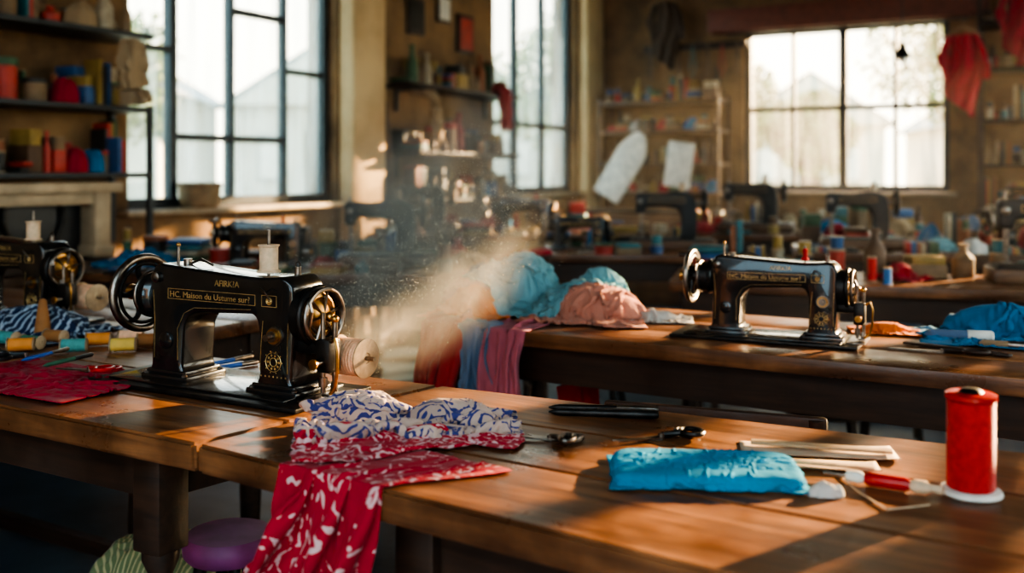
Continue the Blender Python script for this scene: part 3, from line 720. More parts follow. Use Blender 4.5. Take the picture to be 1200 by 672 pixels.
drop('white_cloth',P(768,376),.24,.14,white_c,2.9,rad(-10),n=54,cmp=.72,obs=[Mound(P(768,376),.06,.03,.02)],steps=16,amp=.014)
fabs=[deep_blue,redc,teal_c,tan_c,peach_c,white_c,navy_c,crim,pink_c,stripe]
proto=[drop('folded_fabric',(-1.52,4.10,TZ),.50,.40,deep_blue,11.3,.3,n=56,cmp=.58,obs=[Mound((-1.52,4.10),.12,.08,.05)],steps=22,amp=.026,bend=.06),
 drop('folded_fabric',(-.18,3.98,TZ),.42,.36,tan_c,12.3,-.4,n=56,cmp=.60,obs=[Mound((-.18,3.98),.10,.07,.05)],steps=22,amp=.026,bend=.06),
 drop('folded_fabric',(1.02,3.62,TZ),.46,.36,teal_c,13.3,.9,n=56,cmp=.58,obs=[Mound((1.02,3.62),.10,.07,.06)],steps=22,amp=.026,bend=.06)]
RG=[]
def hang(name,k,w0,w1,Lin,Lh,m,seed,kk,A0,A1,off,rw,inskew=0,skew=0,hv=.5,st=7):
    X=fn2arr(drape_fn(edgeM(k),eM,w0,w1,Lin,Lh,seed,k=kk,A0=A0,A1=A1,off=off,hemvar=hv,inskew=inskew,skew=skew),44,64)
    obs=list(RG)
    hh=np.full(X.shape[:2],-9.)
    for o in obs: hh=np.maximum(hh,o.q(X[...,0],X[...,1]))
    X[...,2]+=np.where(X[...,2]>TZ,np.clip(hh-TZ,0,.2),0)
    X=pbd(X,rw/43,(Lin+Lh)/63,st,obs,EM,bend=.05); RG.append(hf_from(X)); return cloth_obj(name,X,m,rw,Lin+Lh,.002,0)
hang('brick_red_garment',.075,.12,.12,.12,.21,redc,1.7,1.7,.03,.05,.004,.26,skew=-.15)
hang('pink_garment',.25,.09,.11,.13,.20,pink_c,8.1,1.6,.03,.045,.004,.20,skew=.1)
MB1=Mound(P(694,372),.14,.09,.080,rad(-20)); MB2=Mound(P(615,362),.10,.10,.155,rad(-25)); MB3=Mound(P(556,368),.08,.08,.095,rad(-25))
drop('peach_garment',P(694,374),.50,.40,peach_c,9.1,rad(-15),n=76,cmp=.58,obs=RG+[MB1],edge=EM,steps=20,amp=.032,reg=RG,bend=.05)
drop('orange_garment',P(556,368),.38,.34,orange_c,3.9,rad(-20),n=64,cmp=.58,obs=RG+[MB3],edge=EM,steps=20,amp=.028,reg=RG,bend=.05)
drop('pink_garment',P(574,364),.36,.34,pink_c,5.9,rad(-10),n=64,cmp=.56,obs=RG+[MB3,Mound(P(582,362),.08,.08,.12)],edge=EM,steps=20,amp=.028,reg=RG,bend=.05)
drop('pale_teal_garment',P(622,366),.54,.50,teal_c,7.3,rad(-30),n=92,cmp=.50,obs=RG+[MB2],edge=EM,steps=18,amp=.042,reg=RG,bend=.05)
drop('pale_teal_garment',P(704,366),.38,.32,teal_c,2.7,rad(5),n=66,cmp=.52,obs=RG+[Mound(P(704,366),.08,.06,.12)],edge=EM,steps=18,amp=.032,reg=RG,bend=.05)
hang('slate_blue_garment',.155,.07,.11,.07,.19,navy_c,4.1,1.5,.02,.04,.004,.2,skew=.1)
b=MB(); bundle(b,[(.16,2.55,.66),(.17,2.54,.56),(.16,2.54,.47)],[.03,.05,.045],redc,1,nl=30,ns=30); b.cyl((.16,2.56,.72),(.16,2.56,.63),.004,steel); b.build('hanging_red_bag')
print('all cloth',time.time()-t0)

# ------------------------------------------------------------ small tools
def scissors(b,L,m_blade,m_h,op=.22):
    for s in (-1,1):
        T0=b.T; b.T=T0@Matrix.Rotation(s*op,4,'Z')@Matrix.Translation((0,0,.002*(s+1)))
        b.prism([(0,-.006),(L*.55,-.001),(L*.56,.001),(L*.3,.007),(0,.008)],0,.0022,m_blade,X=Matrix.Rotation(rad(-90),4,'X')@Matrix.Diagonal((1,1,s,1)))
        b.tube([(0,0,.002),(-L*.12,s*.006,.003),(-L*.2,s*.012,.004)],.004,m_h,8)
        pts=[(-L*.32+L*.12*math.cos(a),s*.016+.018*math.sin(a),.005) for a in [2*math.pi*k/20 for k in range(21)]]
        b.tube(pts,.0038,m_h,8); b.T=T0
    b.cyl((0,0,0),(0,0,.008),.005,m_blade)
b=MB(); scissors(b,.13,steel,iron,.18); b.build('scissors',P(775,515)+V((0,0,.001)),rad(195))
b=MB(); scissors(b,.085,steel,steel,.3); b.build('thread_snips',P(645,517)+V((0,0,.001)),rad(150))
def pen(b,a,c,r,m1_,m2_):
    a=V(a);c=V(c); h=(c-a).length
    b.lathe([(r*.2,0),(r*.8,h*.06),(r,h*.1),(r,h*.62)],a,c-a,m1_,14); b.lathe([(r*1.12,h*.62),(r*1.12,h*.97),(r*.8,h)],a,c-a,m2_,14)
b=MB(); pen(b,P(643,488)+V((0,0,.007)),P(772,492)+V((0,0,.007)),.0058,iron,iron); b.tube([P(700,490)+V((0,0,.0145)),P(735,491)+V((0,0,.0155)),P(768,492)+V((0,0,.0145))],.0015,steel,6); b.build('metal_pen')
b=MB(); pen(b,P(643,482)+V((0,0,.006)),P(772,485)+V((0,0,.006)),.0055,iron,steel); b.build('metal_pen')
# paper pattern sheets (slightly curled) under the rulers
b=MB()
for k,(p,q,w) in enumerate(((P(868,527),P(1050,535),.075),(P(900,545),P(1030,552),.05))):
    d=q-p; n_=V((-d.y,d.x,0)).normalized()
    def sh(u,v,p=p,d=d,n_=n_,w=w,k=k): return p+d*u+n_*((v-.5)*w)+V((0,0,.0012+.0012*k+.006*max(0,u-.8)**2*25*.3+.004*max(0,.2-v)**2*25))
    b.grid(sh,24,10,paper,(.2,.08))
o_=b.build('paper_pattern',solid=.0006)
b=MB()
d=P(1046,536)-P(880,524); c=(P(1046,536)+P(880,524))/2; b.box((c.x,c.y,TZ+.0075),(d.length,.018,.004),wood_light,rz=math.atan2(d.y,d.x),bev=.001)
b.build('wooden_ruler')
b=MB()
d=P(1025,556)-P(905,545); c=(P(1025,556)+P(905,545))/2; b.box((c.x,c.y,TZ+.0075),(d.length,.013,.004),wood_light,rz=math.atan2(d.y,d.x),bev=.001)
b.build('wooden_ruler')
b=MB(); heap(b,P(968,582),.022,.013,.014,white_c,1.1,fr=60,n=40); b.build('cotton_wad')
b=MB()
a=P(965,562)+V((0,0,.009)); c=P(1105,584)+V((0,0,.009)); h=(c-a).length
b.lathe([(.002,0),(.003,h*.25)],a,c-a,steel,10); b.lathe([(.006,h*.2),(.007,h*.25),(.0075,h*.32),(.005,h*.36)],a,c-a,whitepl,14); b.lathe([(.006,h*.36),(.0085,h*.4),(.0085,h*.7),(.006,h*.74)],a,c-a,redpl,14); b.lathe([(.006,h*.74),(.008,h*.78),(.008,h*.86),(.005,h*.9),(.006,h),(.003,h*1.01)],a,c-a,creamt,14)
b.build('seam_ripper')
b=MB(); b.tube([P(985,560)+V((0,0,.002)),P(1005,578)+V((0,0,.002)),P(1040,600)+V((0,0,.002)),P(1090,594)+V((0,0,.002))],.0011,creamt,6); b.build('loose_thread')
b=MB(); spool(b,(0,0,0),(0,0,1),.0275,.122,redt,redpl,46,40)
b.lathe([(.034,0),(.036,.002),(.034,.006),(.028,.007)],(0,0,0),(0,0,1),whitepl,32); b.lathe([(.012,0),(.014,.002),(.010,.006),(.004,.007)],(0,0,.1205),(0,0,1),iron,20)
b.build('thread_spool',P(1138,580)+V((0,0,.001)))
for (px,py,tm,ax_) in [(10,404,tealt,0),(82,415,tealt,1),(112,407,oranget,1),(38,409,greent,0),(150,404,peach,1),(140,414,yellowt,1),(20,414,oranget,1),(66,402,brownt,0),(172,408,brownt,1)]:
    b=MB(); spool(b,(0,0,.016),(1,.25,0) if ax_ else (1,-.4,0),.014,.055,tm,wood_light,12); b.build('thread_spool',P(px-12,py)+V((0,0,.001)))
b=MB(); b.lathe([(.022,0),(.022,.004),(.02,.006),(.009,.085),(.004,.09)],(0,0,0),(0,0,1),brownt,20); b.build('thread_cone',P(50,396)+V((0,0,.001)))
b=MB(); scissors(b,.14,steel,blackpl,.12); b.build('scissors',P(30,434)+V((0,0,.026)),rad(40))
b=MB(); scissors(b,.12,steel,redpl,.2); b.build('scissors',P(105,452)+V((0,0,.026)),rad(160))
for (p,q,m_,m__) in [((50,447),(108,431),greent,blackpl),((25,440),(80,424),bluepl,steel)]:
    b=MB(); pen(b,P(*p)+V((0,0,.028)),P(*q)+V((0,0,.026)),.004,m_,m__); b.build('marker_pen')
for (p,q) in [((236,433),(296,421)),((250,436),(302,428))]:
    b=MB(); pen(b,P(*p)+V((0,0,.006)),P(*q)+V((0,0,.006)),.0045,bluepl,steel); b.build('marker_pen')
b=MB(); pen(b,P(1084,398)+V((0,0,.013)),P(1165,402)+V((0,0,.013)),.012,navy_c,whitepl); b.build('marker_pen')
b=MB(); pen(b,P(1140,404)+V((0,-.03,.009)),P(1195,408)+V((0,-.03,.009)),.008,tan_c,steel); b.build('marker_pen')
b=MB(); scissors(b,.2,steel,wood_dark,.06); b.build('fabric_shears',P(1105,414)+V((0,0,.001)),rad(155))
b=MB(); d=P(1185,420)-P(1060,404); b.box((0,0,.004),(d.length,.02,.006),wood_dark,bev=.002); b.build('wooden_ruler',(P(1185,420)+P(1060,404))/2+V((0,0,.001)),math.atan2(d.y,d.x))

# ------------------------------------------------------------ stools / chairs / baskets
def stool(name,loc,r,h,seatm):
    b=MB(); b.lathe([(r*.9,h-.045),(r,h-.035),(r*1.02,h-.015),(r*.92,h),(0.001,h+.006)],(0,0,0),(0,0,1),seatm,30)
    for k in range(4):
        a=k*math.pi/2+.5; b.cyl((r*.6*math.cos(a),r*.6*math.sin(a),h-.04),(r*1.05*math.cos(a),r*1.05*math.sin(a),0),.013,iron,.011,10)
    b.torus((0,0,h*.4),(0,0,1),r*.85,.007,iron,24,8)
    return b.build(name,loc)
stool('round_stool',(-.54,1.90,0),.085,.46,purplet)
for (x,y) in [(.95,3.0),(.3,3.5),(-.6,3.45),(1.6,4.2)]: stool('round_stool',(x,y,0),.15,.47,wood_dark)
b=MB(); 
b.lathe([(.10,0),(.125,.1),(.14,.24),(.15,.26),(.142,.27),(.13,.25),(.11,.05)],(0,0,0),(0,0,1),wood_mid,28); 
for k in range(14): b.torus((0,0,.02+k*.018),(0,0,1),.105+.0025*k,.006,wood_mid,28,6)
heap(b,(0,0,.25),.15,.14,.09,green_c,3.0,n=40)
b.build('laundry_basket',(-.78,2.2,0))
def chair(name,loc,rz):
    b=MB(); w=.2
    for x in (-w,w):
        b.tube([(x,.2,0),(x,.2,.45),(x,.24,.80)],.016,wood_dark,10); b.cyl((x,-.2,0),(x,-.18,.44),.016,wood_dark)
        b.cyl((x,-.19,.2),(x,.2,.2),.009,wood_dark)
    b.box((0,0,.455),(.44,.43,.03),wood_dark,bev=.01); b.box((0,.235,.77),(.44,.02,.07),wood_dark,bev=.008); b.box((0,.22,.62),(.40,.014,.035),wood_dark,bev=.005)
    b.cyl((-w,-.19,.25),(w,-.19,.25),.009,wood_dark); return b.build(name,loc,rz)
ch=chair('wooden_chair',(.43,1.98,0),rad(160)); ch.scale=(.9,.9,.9)
chair('wooden_chair',(-.1,4.25,0),rad(190)); chair('wooden_chair',(2.1,4.3,0),rad(170))
b=MB(); pts=[]
for k in range(80): a=k*.35; pts.append((.09*math.cos(a)*(1+.1*math.sin(a*.3)),.07*math.sin(a),.008+.0003*k))
b.tube(pts,.006,white_c,6); b.build('coiled_cord',(.13,1.75,0))
b=MB()
for z in (.02,.12,.22): b.torus((0,0,z),(0,0,1),.12+z*.1,.004,steel,28,6)
for k in range(14):
    a=2*math.pi*k/14; b.cyl((.12*math.cos(a),.12*math.sin(a),.01),(.144*math.cos(a),.144*math.sin(a),.225),.0025,steel,seg=6)
b.build('wire_basket',(-.42,1.62,0))

# ------------------------------------------------------------ shelves
cols=[M('item_red',(.45,.04,.025),.5),M('item_rust',(.3,.10,.04),.6),M('item_cream',(.45,.36,.25),.6),M('item_teal',(.04,.16,.18),.5),M('item_blue',(.03,.10,.24),.5),M('item_tan',(.25,.16,.09),.7),M('item_dark',(.03,.026,.022),.5),M('item_brown',(.12,.06,.03),.6),M('item_yellow',(.35,.22,.06),.6),M('item_green',(.06,.12,.06),.6)]
def items(b,x0,x1,z,y,hmax,rnd,dense=1.0):
    x=x0
    while x<x1-.03:
        t=rnd.random(); m=rnd.choice(cols+cols[5:8]*3+cols[:1]); w=rnd.uniform(.035,.15); h=rnd.uniform(.25,1.0)*hmax
        if x+w>x1: break
        yy=y+rnd.uniform(-.03,.03)
        if t<.22:
            r=min(w*.4,.04); b.lathe([(r*.95,0),(r,h*.03),(r,h*.55),(r*.4,h*.75),(r*.35,h*.92),(r*.5,h*.93),(r*.5,h)],(x+w/2,yy,z),(0,0,1),m,12)
        elif t<.36:
            r=min(w*.48,.05); h*=.7; b.lathe([(r,0),(r,h*.8),(r*.9,h*.83)],(x+w/2,yy,z),(0,0,1),m,14); b.lathe([(r*1.05,h*.82),(r*1.05,h),(r*.9,h*1.02)],(x+w/2,yy,z),(0,0,1),rnd.choice(cols),14)
        elif t<.56:
            hh=h*.5; b.box((x+w/2,yy,z+hh/2),(w*.95,.14,hh),m,bev=.003); b.box((x+w/2,yy,z+hh+hh*.3),(w*.8,.12,hh*.6),rnd.choice(cols),bev=.003,rz=.15)
        elif t<.66:
            xx=x
            while xx<x+w: 
                tw=rnd.uniform(.012,.025); hh=h*rnd.uniform(.8,1); b.box((xx+tw/2,yy,z+hh/2),(tw*.94,.11,hh),rnd.choice(cols),bev=.002); xx+=tw
        elif t<.78:
            spool(b,(x+w/2,yy,z),(0,0,1),min(w*.38,.03),min(h,.09),m,wood_light,5,12); spool(b,(x+w/2,yy,z+min(h,.09)),(0,0,1),min(w*.3,.024),.05,rnd.choice(cols),wood_light,4,12)
        elif t<.9:
            for q in range(rnd.randint(2,4)): b.box((x+w/2+rnd.uniform(-.01,.01),yy,z+.012+.024*q),(w*1.1,.17,.023),rnd.choice(cols),bev=.010,rz=rnd.uniform(-.1,.1))
        else:
            w=max(w,.1); heap(b,(x+w/2,yy,z),w*.55,.07,min(h,.1),rnd.choice([redc,tan_c,deep_blue,white_c,crim]),rnd.uniform(0,50),n=16,fr=14)
        x+=w+rnd.uniform(.0,.05)/dense
def shelf(name,fr,u0,u1,zs,dep,m,ztop,legs=True,zbot=0,seed=1,tall=.22):
    b=MB(); rnd=random.Random(seed)
    for z in zs: b.box(((u0+u1)/2,-dep/2-.01,z-.012),(u1-u0,dep,.024),m,bev=.002)
    if legs:
        for u in (u0+.012,u1-.012):
            for y in (-.025,-dep+.005): b.box((u,y,(zbot+ztop)/2),(.024,.024,ztop-zbot),m)
    else:
        for z in zs:
            for u in (u0+.1,u1-.1): b.box((u,-.02,z-.1),(.02,.02,.16),darkmetal); b.box((u,-dep/2,z-.03),(.02,dep-.04,.016),darkmetal)
    zz=sorted(zs); mb=MB()
    for i,z in enumerate(zz):
        h=(zz[i+1]-z-.05) if i+1<len(zz) else .34
        items(mb,u0+.04,u1-.04,z+.001,-dep*.66,min(h,tall),rnd,2.5); items(mb,u0+.04,u1-.04,z+.001,-dep*.36,min(h,.34),rnd,2.5)
    o=b.build(name,fr[0],fr[1]); c=mb.build('shelf_contents'); c.parent=o
shelf('metal_shelf',LW,-1.6,-.1,[1.14,1.45,1.80,2.15],.30,darkmetal,1.46,seed=3,zbot=.80,tall=.26)
shelf('wall_shelf',LW,2.12,3.5,[.95,1.28,1.74],.28,wood_dark,1.9,legs=False,seed=5,tall=.3)
shelf('wooden_bookcase',FW,.16,1.34,[.5,.95,1.22,1.52,1.79],.32,wood_mid,1.83,seed=8)
shelf('storage_rack',FW,3.42,5.2,[.5,.85,1.2,1.55,1.95,2.3],.34,wood_dark,2.6,seed=11,tall=.3)
b=MB(); b.box((-.95,-.25,.36),(1.2,.42,.72),wood_mid,bev=.008); b.box((-.95,-.25,.74),(1.26,.44,.035),wood_dark,bev=.006)
for k in range(2): b.box((-1.25+.58*k,-.468,.4),(.52,.012,.55),wood_mid,bev=.004); b.sph((-1.05+.3*k,-.48,.45),.014,brass)
b.build('sideboard',LW[0],LW[1])
b=MB(); 
for x in (-.98,-.42): b.box((x,-.3,.93),(.085,.12,.34),cream,bev=.01); b.box((x,-.3,.79),(.11,.14,.05),cream,bev=.006)
b.box((-.70,-.3,1.075),(.74,.17,.045),cream,bev=.008); b.box((-.70,-.29,1.03),(.66,.12,.06),cream,bev=.006); b.box((-.70,-.25,.88),(.48,.02,.24),blackpl); b.torus((-.7,-.27,.95),(0,1,0),.14,.015,iron,24,8)
b.build('mantel_frame',LW[0],LW[1])
b=MB(); b.lathe([(.09,0),(.105,.02),(.11,.11),(.118,.115),(.118,.13),(.105,.135)],(0,0,0),(0,0,1),M('wicker',(.3,.19,.1),.7,bump=.4),24); b.build('wicker_basket',wp(LW,.44,-.03)+V((0,0,.951)))
b=MB()
for k,(u,hh,m_) in enumerate([(2.02,1.5,wood_dark),(2.06,1.62,wood_mid)]): b.cyl((u,-.20,0),(u+.02,-.03,hh),.02,m_,.015)
b.build('wooden_pole',LW[0],LW[1])
b=MB()
for (u,z,w,h,m_) in [(2.45,2.25,.2,.26,iron),(2.8,2.35,.16,.2,whitepl),(3.1,2.2,.22,.3,cols[0])]:
    b.box((u,-.02,z),(w,.025,h),wood_dark,bev=.004); b.box((u,-.035,z),(w*.8,.006,h*.8),m_)
b.build('framed_picture',LW[0],LW[1])
b=MB(); bundle(b,[(2.25,-.12,1.70),(2.25,-.30,1.66),(2.27,-.33,1.5),(2.27,-.33,1.35)],[.04,.05,.06,.05],tan_c,1,nl=30,ns=24); b.build('hanging_cloth',LW[0],LW[1])
b=MB(); bundle(b,[(3.2,-.12,1.78),(3.2,-.30,1.76),(3.2,-.33,1.62),(3.2,-.33,1.45)],[.05,.06,.07,.05],redc,1,nl=30,ns=24); b.build('hanging_cloth',LW[0],LW[1])
b=MB(); bundle(b,[(-.25,-.33,1.76),(-.27,-.37,1.6),(-.25,-.37,1.45)],[.05,.07,.08],tan_c,2,nl=30,ns=24); b.build('hanging_cloth',LW[0],LW[1])
def blouse(name,loc,rz,m,sc=1):
    b=MB()
    def gar(u,v):
        w=.11+.05*sm(v*1.5)-.06*v; a=(u-.5)*2
        return V((a*w+.025*math.sin(v*5),-.08-.05*math.cos(a*1.5)-.014*math.sin(a*8+v*4+noise.noise(V((v*3,a,1)))*3),-v*(.56+.08*a)+.04*noise.noise(V((u*5,v*2,1)))))
    b.grid(gar,50,40,m,(.6,.8)); 
    b.tube([(0,-.08,.09),(.02,-.08,.11),(0,-.08,.13),(-.02,-.06,.12)],.004,steel,6); b.tube([(-.16,-.09,-.03),(0,-.09,.06),(.16,-.09,-.03)],.008,wood_light,8)
    for s in (-1,1): bundle(b,[(s*.09,-.1,-.01),(s*.14,-.1,-.16),(s*.14+.03,-.1,-.36)],[.035,.045,.03],m,s+3,nl=30,ns=24,amp=.12)
    o=b.build(name,loc,rz); o.scale=(sc,sc,sc)
bright_red=cloth('bright_red_cotton',(.55,.03,.05))
blouse('hanging_red_blouse',wp(FW,3.33,-.42)+V((0,0,2.2)),FW[1],bright_red)
blouse('hanging_red_blouse',wp(FW,3.72,-.44)+V((0,0,2.5)),FW[1],crim,.9)
blouse('hanging_coat',wp(FW,.75,-.02)+V((0,0,2.72)),FW[1],M('brown_felt',(.08,.045,.03),.9),1)
blouse('hanging_coat',wp(FW,4.0,-.42)+V((0,0,1.5)),FW[1],navy_c,1)
b=MB(); b.box((1.0,-.015,2.30),(1.0,.03,.06),wood_dark,bev=.004)
for k in range(7):
    u=.58+k*.14; b.cyl((u,-.03,2.30),(u,-.08,2.31),.006,wood_mid); 
    if k%2: b.tube([(u,-.06,2.30),(u-.03,-.06,2.1),(u,-.06,2.0),(u+.03,-.06,2.1),(u,-.06,2.30)],.006,cols[k%5],6)
    else: b.box((u,-.055,2.15),(.03,.006,.28),wood_mid); b.torus((u,-.055,2.3),(0,1,0),.014,.003,steel,14,6)
b.build('tool_rail',FW[0],FW[1])
b=MB(); b.prism(roundpoly([(0,0,0),(.26,0,.02),(.27,.5,.1),(.16,.66,.06),(.08,.66,.06),(-.01,.5,.1)],5),0,.03,whitepl,bev=.008,X=Matrix.Rotation(rad(30),4,'Y')@Matrix.Rotation(rad(-8),4,'X')); b.build('ironing_board',wp(FW,.30,-.72)+V((0,0,.98)),FW[1])
b=MB(); b.box((0,0,.2),(.24,.02,.40),whitepl,ry=rad(8),bev=.003); b.build('pattern_board',wp(FW,1.05,-.55)+V((0,0,1.0)),FW[1])
b=MB(); b.box((0,0,.385),(1.3,.5,.77),wood_mid,bev=.01); b.box((0,0,.79),(1.36,.56,.03),wood_dark,bev=.005); b.build('low_cabinet',wp(FW,.85,-.65),FW[1])
b=MB(); b.cyl((0,0,0),(0,0,1.45),.004,blackpl,seg=6); b.lathe([(.05,-.04),(.048,-.02),(.02,.03),(.012,.06)],(0,0,0),(0,0,1),iron,20); b.sph((0,0,-.045),.024,whitepl); b.build('pendant_lamp',(2.47,6.3,H-1.45))

# background clutter
rn=random.Random(21)
cen=[sum((V(v.co) for v in p.data.vertices),V())/len(p.data.vertices) for p in proto]
spots=[('a',.98,.3,.5),('b',.16,.3,.8),('b',.80,.25,.7),('b',1.68,.3,.9),('c',.06,.3,.5),('c',.52,.14,.5),('d',.08,.12,.6),('d',.68,.25,1.0),('d',1.3,.12,.7),('d',1.58,.3,.8),('e',.6,.3,.8),('e',1.3,.3,1),('f',.1,.25,1.0),('f',.95,.3,1.2),('f',1.35,.25,1.1),('g',.1,.2,1),('g',.9,.3,1.2),('g',1.35,.3,1.1)]
for i,(k,u,v,s_) in enumerate(spots):
    p=proto[i%3]; c=cen[i%3]
    d=p.data.copy(); d.transform(Matrix.Translation((-c.x,-c.y,-TZ))); d.materials[0]=fabs[(i*3+1)%10]
    o=bpy.data.objects.new('folded_fabric',d); bpy.context.scene.collection.objects.link(o); o.location=onT(k,u,v); o.rotation_euler=(0,0,rn.uniform(0,6)); o.scale=(s_*.85,s_*.85,s_*rn.uniform(.9,1.5))
for (px,py,tm,r,h) in [(1022,331,redt,.016,.09),(1040,335,bluet,.014,.06)]:
    b=MB(); spool(b,(0,0,0),(0,0,1),r,h,tm,wood_light,8,14); b.build('thread_spool',P(px,py)+V((0,0,.001)))
for k,(o_,L_,D_,a_) in TB.items():
    b=MB(); rnd=random.Random(ord(k)*3+1); items(b,.05,L_-.05,0,D_-.09,.27,rnd,1.8)
    if k!='b': items(b,.05,L_-.05,0,.05,.07,rnd,.5)
    b.build('sewing_supplies',(o_[0],o_[1],TZ+.001),rad(a_))
# ------------------------------------------------------------ outside
gr=M('garden_ground',(.30,.3,.2),.9,0,.2,2); ho=M('house_wall',(.60,.55,.46),.9,0,.1,2); ro=M('roof_tiles',(.34,.32,.29),.8,0,.2,4)
b=MB(); b.box((0,25,-.25),(120,120,.2),gr); b.build('ground_outside')
def house(x,y,w,d,e,r,rz):
    b=MB(); b.box((0,0,e/2-.1),(w,d,e+.1),ho)
    b.prism([(-w/2-.3,e-.05),(w/2+.3,e-.05),(0,r)],-d/2-.2,d/2+.2,ro); b.prism([(-w/2,e-.04),(w/2,e-.04),(0,r-.15)],-d/2-.25,-d/2-.21,ho)
    for k in (-.28,.28): b.box((w*k,-d/2-.02,e*.55),(w*.16,.05,e*.4),ro); b.box((w*k,-d/2-.05,e*.55),(w*.12,.05,e*.34),whitepl)
    b.box((0,-d/2-.02,e*.4),(w*.14,.05,e*.75),wood_dark)
    b.build('gabled_house',(x,y,0),rad(rz))
for a in [(-8.6,20,4.2,5,2.6,4.1,5),(-4.2,24,3.6,5,2.6,3.9,0),(-1.2,31,5,5,2.7,4.6,0),(4.2,33,4,5,2.5,4.2,-8),(8.6,29,3.8,5,2.4,3.8,-15),(14.5,30,4,5,2.4,3.9,-10),(-15,18,5,5,3,5,10)]: house(*a)
leafm=M('foliage',(.20,.24,.06),.8,0,.4,3); bark=M('bark',(.1,.06,.04),.9)
def tree(x,y,h,sd):
    b=MB(); r=random.Random(sd); b.tube([(0,0,-.1),(.1,0,h*.3),(0,.1,h*.6)],[.14,.1,.05],bark,8)
    for k in range(5): a=r.uniform(0,6.3); b.tube([(0,.05,h*r.uniform(.3,.5)),(math.cos(a)*h*.15,math.sin(a)*h*.15,h*.6),(math.cos(a)*h*.25,math.sin(a)*h*.25,h*.75)],[.05,.035,.02],bark,6)
    vs=[];fs=[]
    for k in range(2600):
        d=V((r.gauss(0,1),r.gauss(0,1),r.gauss(0,1))).normalized()*(r.random()**.4); c=V((d.x*h*.3,d.y*h*.3,h*.68+d.z*h*.3)); c+=noise.noise_vector(c*1.1)*.5
        n=V((r.gauss(0,1),r.gauss(0,1),r.gauss(0,1))).normalized(); t=n.orthogonal().normalized(); s_=.09; w=n.cross(t)
        o=len(vs); vs+= [c+t*s_,c+w*s_*.5,c-t*s_,c-w*s_*.5]; fs.append((o,o+1,o+2,o+3))
    b.add(vs,fs,leafm); b.build('garden_tree',(x,y,0))
for a in [(9.0,20.5,5.4,1),(4.6,21,3.6,3),(-5.9,14.5,3.6,4),(.8,20,4.2,5),(5.6,18.5,2.6,6)]: tree(*a)

# ------------------------------------------------------------ dust and added haze
dustm=M('dust_specks',(.9,.8,.65),.9)
b=MB(); r=random.Random(5); vs=[];fs=[]
for k in range(4200):
    t=r.random(); c=V((lerp(-.44,-.02,t)+r.gauss(0,.06),2.12+r.gauss(0,.09),lerp(.77,1.10,t**.8)+r.gauss(0,.07)))
    s_=r.uniform(.0003,.0008); o=len(vs)
    vs+=[c+V((s_,s_,s_)),c+V((-s_,-s_,s_)),c+V((-s_,s_,-s_)),c+V((s_,-s_,-s_))]; fs+=[(o,o+1,o+2),(o,o+3,o+1),(o,o+2,o+3),(o+1,o+3,o+2)]
b.add(vs,fs,dustm); dust=b.build('dust_cloud')
m=bpy.data.materials.new('dust_haze'); m.use_nodes=True; nt=m.node_tree; L=nt.links.new
for n in list(nt.nodes): nt.nodes.remove(n)
o=nt.nodes.new('ShaderNodeOutputMaterial'); vs_=nt.nodes.new('ShaderNodeVolumePrincipled'); vs_.inputs['Color'].default_value=(1,.93,.82,1); vs_.inputs['Anisotropy'].default_value=.1
tc=nt.nodes.new('ShaderNodeTexCoord'); nz=nt.nodes.new('ShaderNodeTexNoise'); nz.inputs['Scale'].default_value=2.3; nz.inputs['Detail'].default_value=7; nz.inputs['Distortion'].default_value=.8
L(tc.outputs['Object'],nz.inputs['Vector'])
ln=nt.nodes.new('ShaderNodeVectorMath'); ln.operation='LENGTH'; L(tc.outputs['Object'],ln.inputs[0])
m1_=nt.nodes.new('ShaderNodeMapRange'); m1_.inputs['From Min'].default_value=1; m1_.inputs['From Max'].default_value=.0; m1_.inputs['To Min'].default_value=0; m1_.inputs['To Max'].default_value=1; m1_.interpolation_type='SMOOTHSTEP'; L(ln.outputs['Value'],m1_.inputs['Value'])
m2_=nt.nodes.new('ShaderNodeMapRange'); m2_.inputs['From Min'].default_value=.38; m2_.inputs['From Max'].default_value=.66; m2_.inputs['To Max'].default_value=17; L(nz.outputs['Fac'],m2_.inputs['Value'])
mm=nt.nodes.new('ShaderNodeMath'); mm.operation='MULTIPLY'; L(m1_.outputs[0],mm.inputs[0]); L(m2_.outputs[0],mm.inputs[1]); L(mm.outputs[0],vs_.inputs['Density']); L(vs_.outputs[0],o.inputs['Volume'])
b=MB(); b.sph((0,0,0),1,m,seg=24); hz=b.build('haze'); hz.location=(-.21,2.18,1.0); hz.scale=(.42,.18,.28); hz.rotation_euler=(0,rad(-52),0)
hz.parent=dust
m=bpy.data.materials.new('added_haze'); m.use_nodes=True; nt=m.node_tree; L=nt.links.new  # even scattering volume added to soften the far room and show light shafts
for n in list(nt.nodes): nt.nodes.remove(n)
o=nt.nodes.new('ShaderNodeOutputMaterial'); vv=nt.nodes.new('ShaderNodeVolumeScatter'); vv.inputs['Color'].default_value=(1,.92,.82,1); vv.inputs['Density'].default_value=.011; vv.inputs['Anisotropy'].default_value=.45
L(vv.outputs[0],o.inputs['Volume'])
q=[wp(LW,-.9,-.02),wp(LW,5.50,-.02),wp(FW,5.47,-.02),wp(RW,5.6,-.02)]
air=poly_slab('added_haze',[q[0],V((q[1].x,q[1].y-.02,0)),q[2],q[3]],.02,H-.02,m); air.parent=floor_ob  # haze volume grouped under the floor object, no part of it

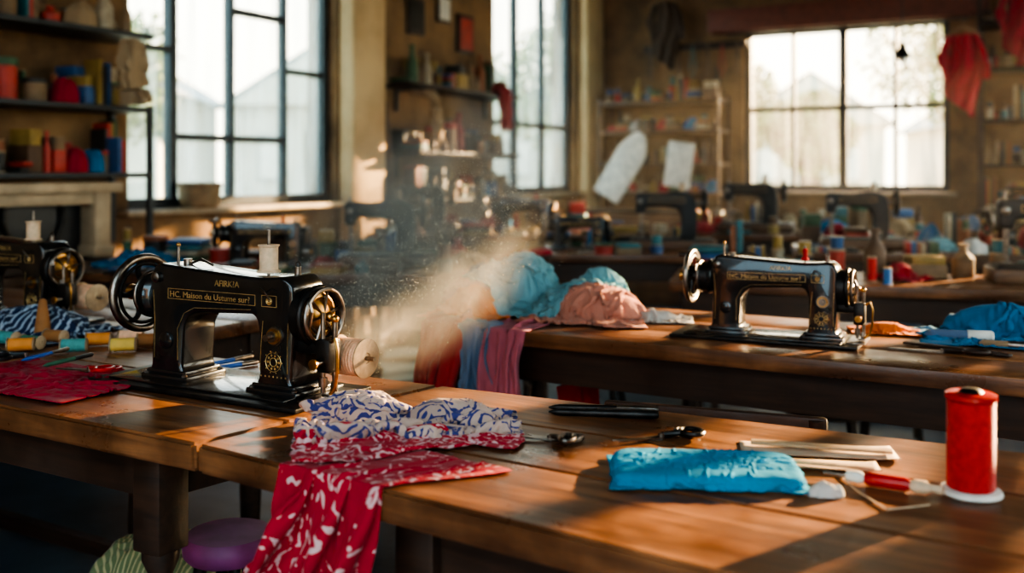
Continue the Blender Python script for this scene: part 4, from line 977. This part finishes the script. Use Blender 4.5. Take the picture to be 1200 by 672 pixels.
# ------------------------------------------------------------ light
def sun(name,src,energy,col,ang=.6):
    l=bpy.data.lights.new(name,'SUN'); l.energy=energy; l.color=col; l.angle=rad(ang)
    ob=bpy.data.objects.new(name,l); bpy.context.scene.collection.objects.link(ob)
    ob.rotation_euler=(-V(src)).to_track_quat('-Z','Y').to_euler(); ob.location=(4,-4,6); return ob
az=rad(36); el=rad(14.5)
sun('sun_light',(math.cos(az)*math.cos(el),math.sin(az)*math.cos(el),math.sin(el)),42,(1,.68,.39))
w=bpy.data.worlds.new('World'); bpy.context.scene.world=w; w.use_nodes=True; nt=w.node_tree; L=nt.links.new
bg=nt.nodes['Background']; tc=nt.nodes.new('ShaderNodeTexCoord'); sx=nt.nodes.new('ShaderNodeSeparateXYZ'); rp=nt.nodes.new('ShaderNodeValToRGB')
L(tc.outputs['Generated'],sx.inputs[0]); L(sx.outputs['Z'],rp.inputs['Fac'])
rp.color_ramp.elements[0].color=(1,.93,.80,1); rp.color_ramp.elements[0].position=.12; rp.color_ramp.elements[1].color=(.25,.5,.85,1); rp.color_ramp.elements[1].position=.8
dt=nt.nodes.new('ShaderNodeVectorMath'); dt.operation='DOT_PRODUCT'; dt.inputs[1].default_value=(.55,.83,0); L(tc.outputs['Generated'],dt.inputs[0])
mr=nt.nodes.new('ShaderNodeMapRange'); mr.inputs['From Min'].default_value=-.3; mr.inputs['From Max'].default_value=.40; L(dt.outputs['Value'],mr.inputs['Value'])
mx=nt.nodes.new('ShaderNodeMix'); mx.data_type='RGBA'; mx.inputs[6].default_value=(.45,.68,.80,1); L(mr.outputs['Result'],mx.inputs[0]); L(rp.outputs['Color'],mx.inputs[7]); L(mx.outputs[2],bg.inputs['Color'])
bg.inputs['Strength'].default_value=6.6
try: bpy.context.scene.view_settings.look='AgX - High Contrast'
except Exception as ex: print(ex)

# ------------------------------------------------------------ camera
cd=bpy.data.cameras.new('camera'); cam=bpy.data.objects.new('camera',cd); bpy.context.scene.collection.objects.link(cam)
cam.location=(0,0,CAMZ); cam.rotation_euler=(rad(90),0,0); cd.sensor_width=36; cd.lens=35.0; cd.shift_y=-136/1200
cd.clip_start=.05; cd.clip_end=300
cd.dof.use_dof=True; cd.dof.focus_distance=1.72; cd.dof.aperture_fstop=2.4
bpy.context.scene.camera=cam
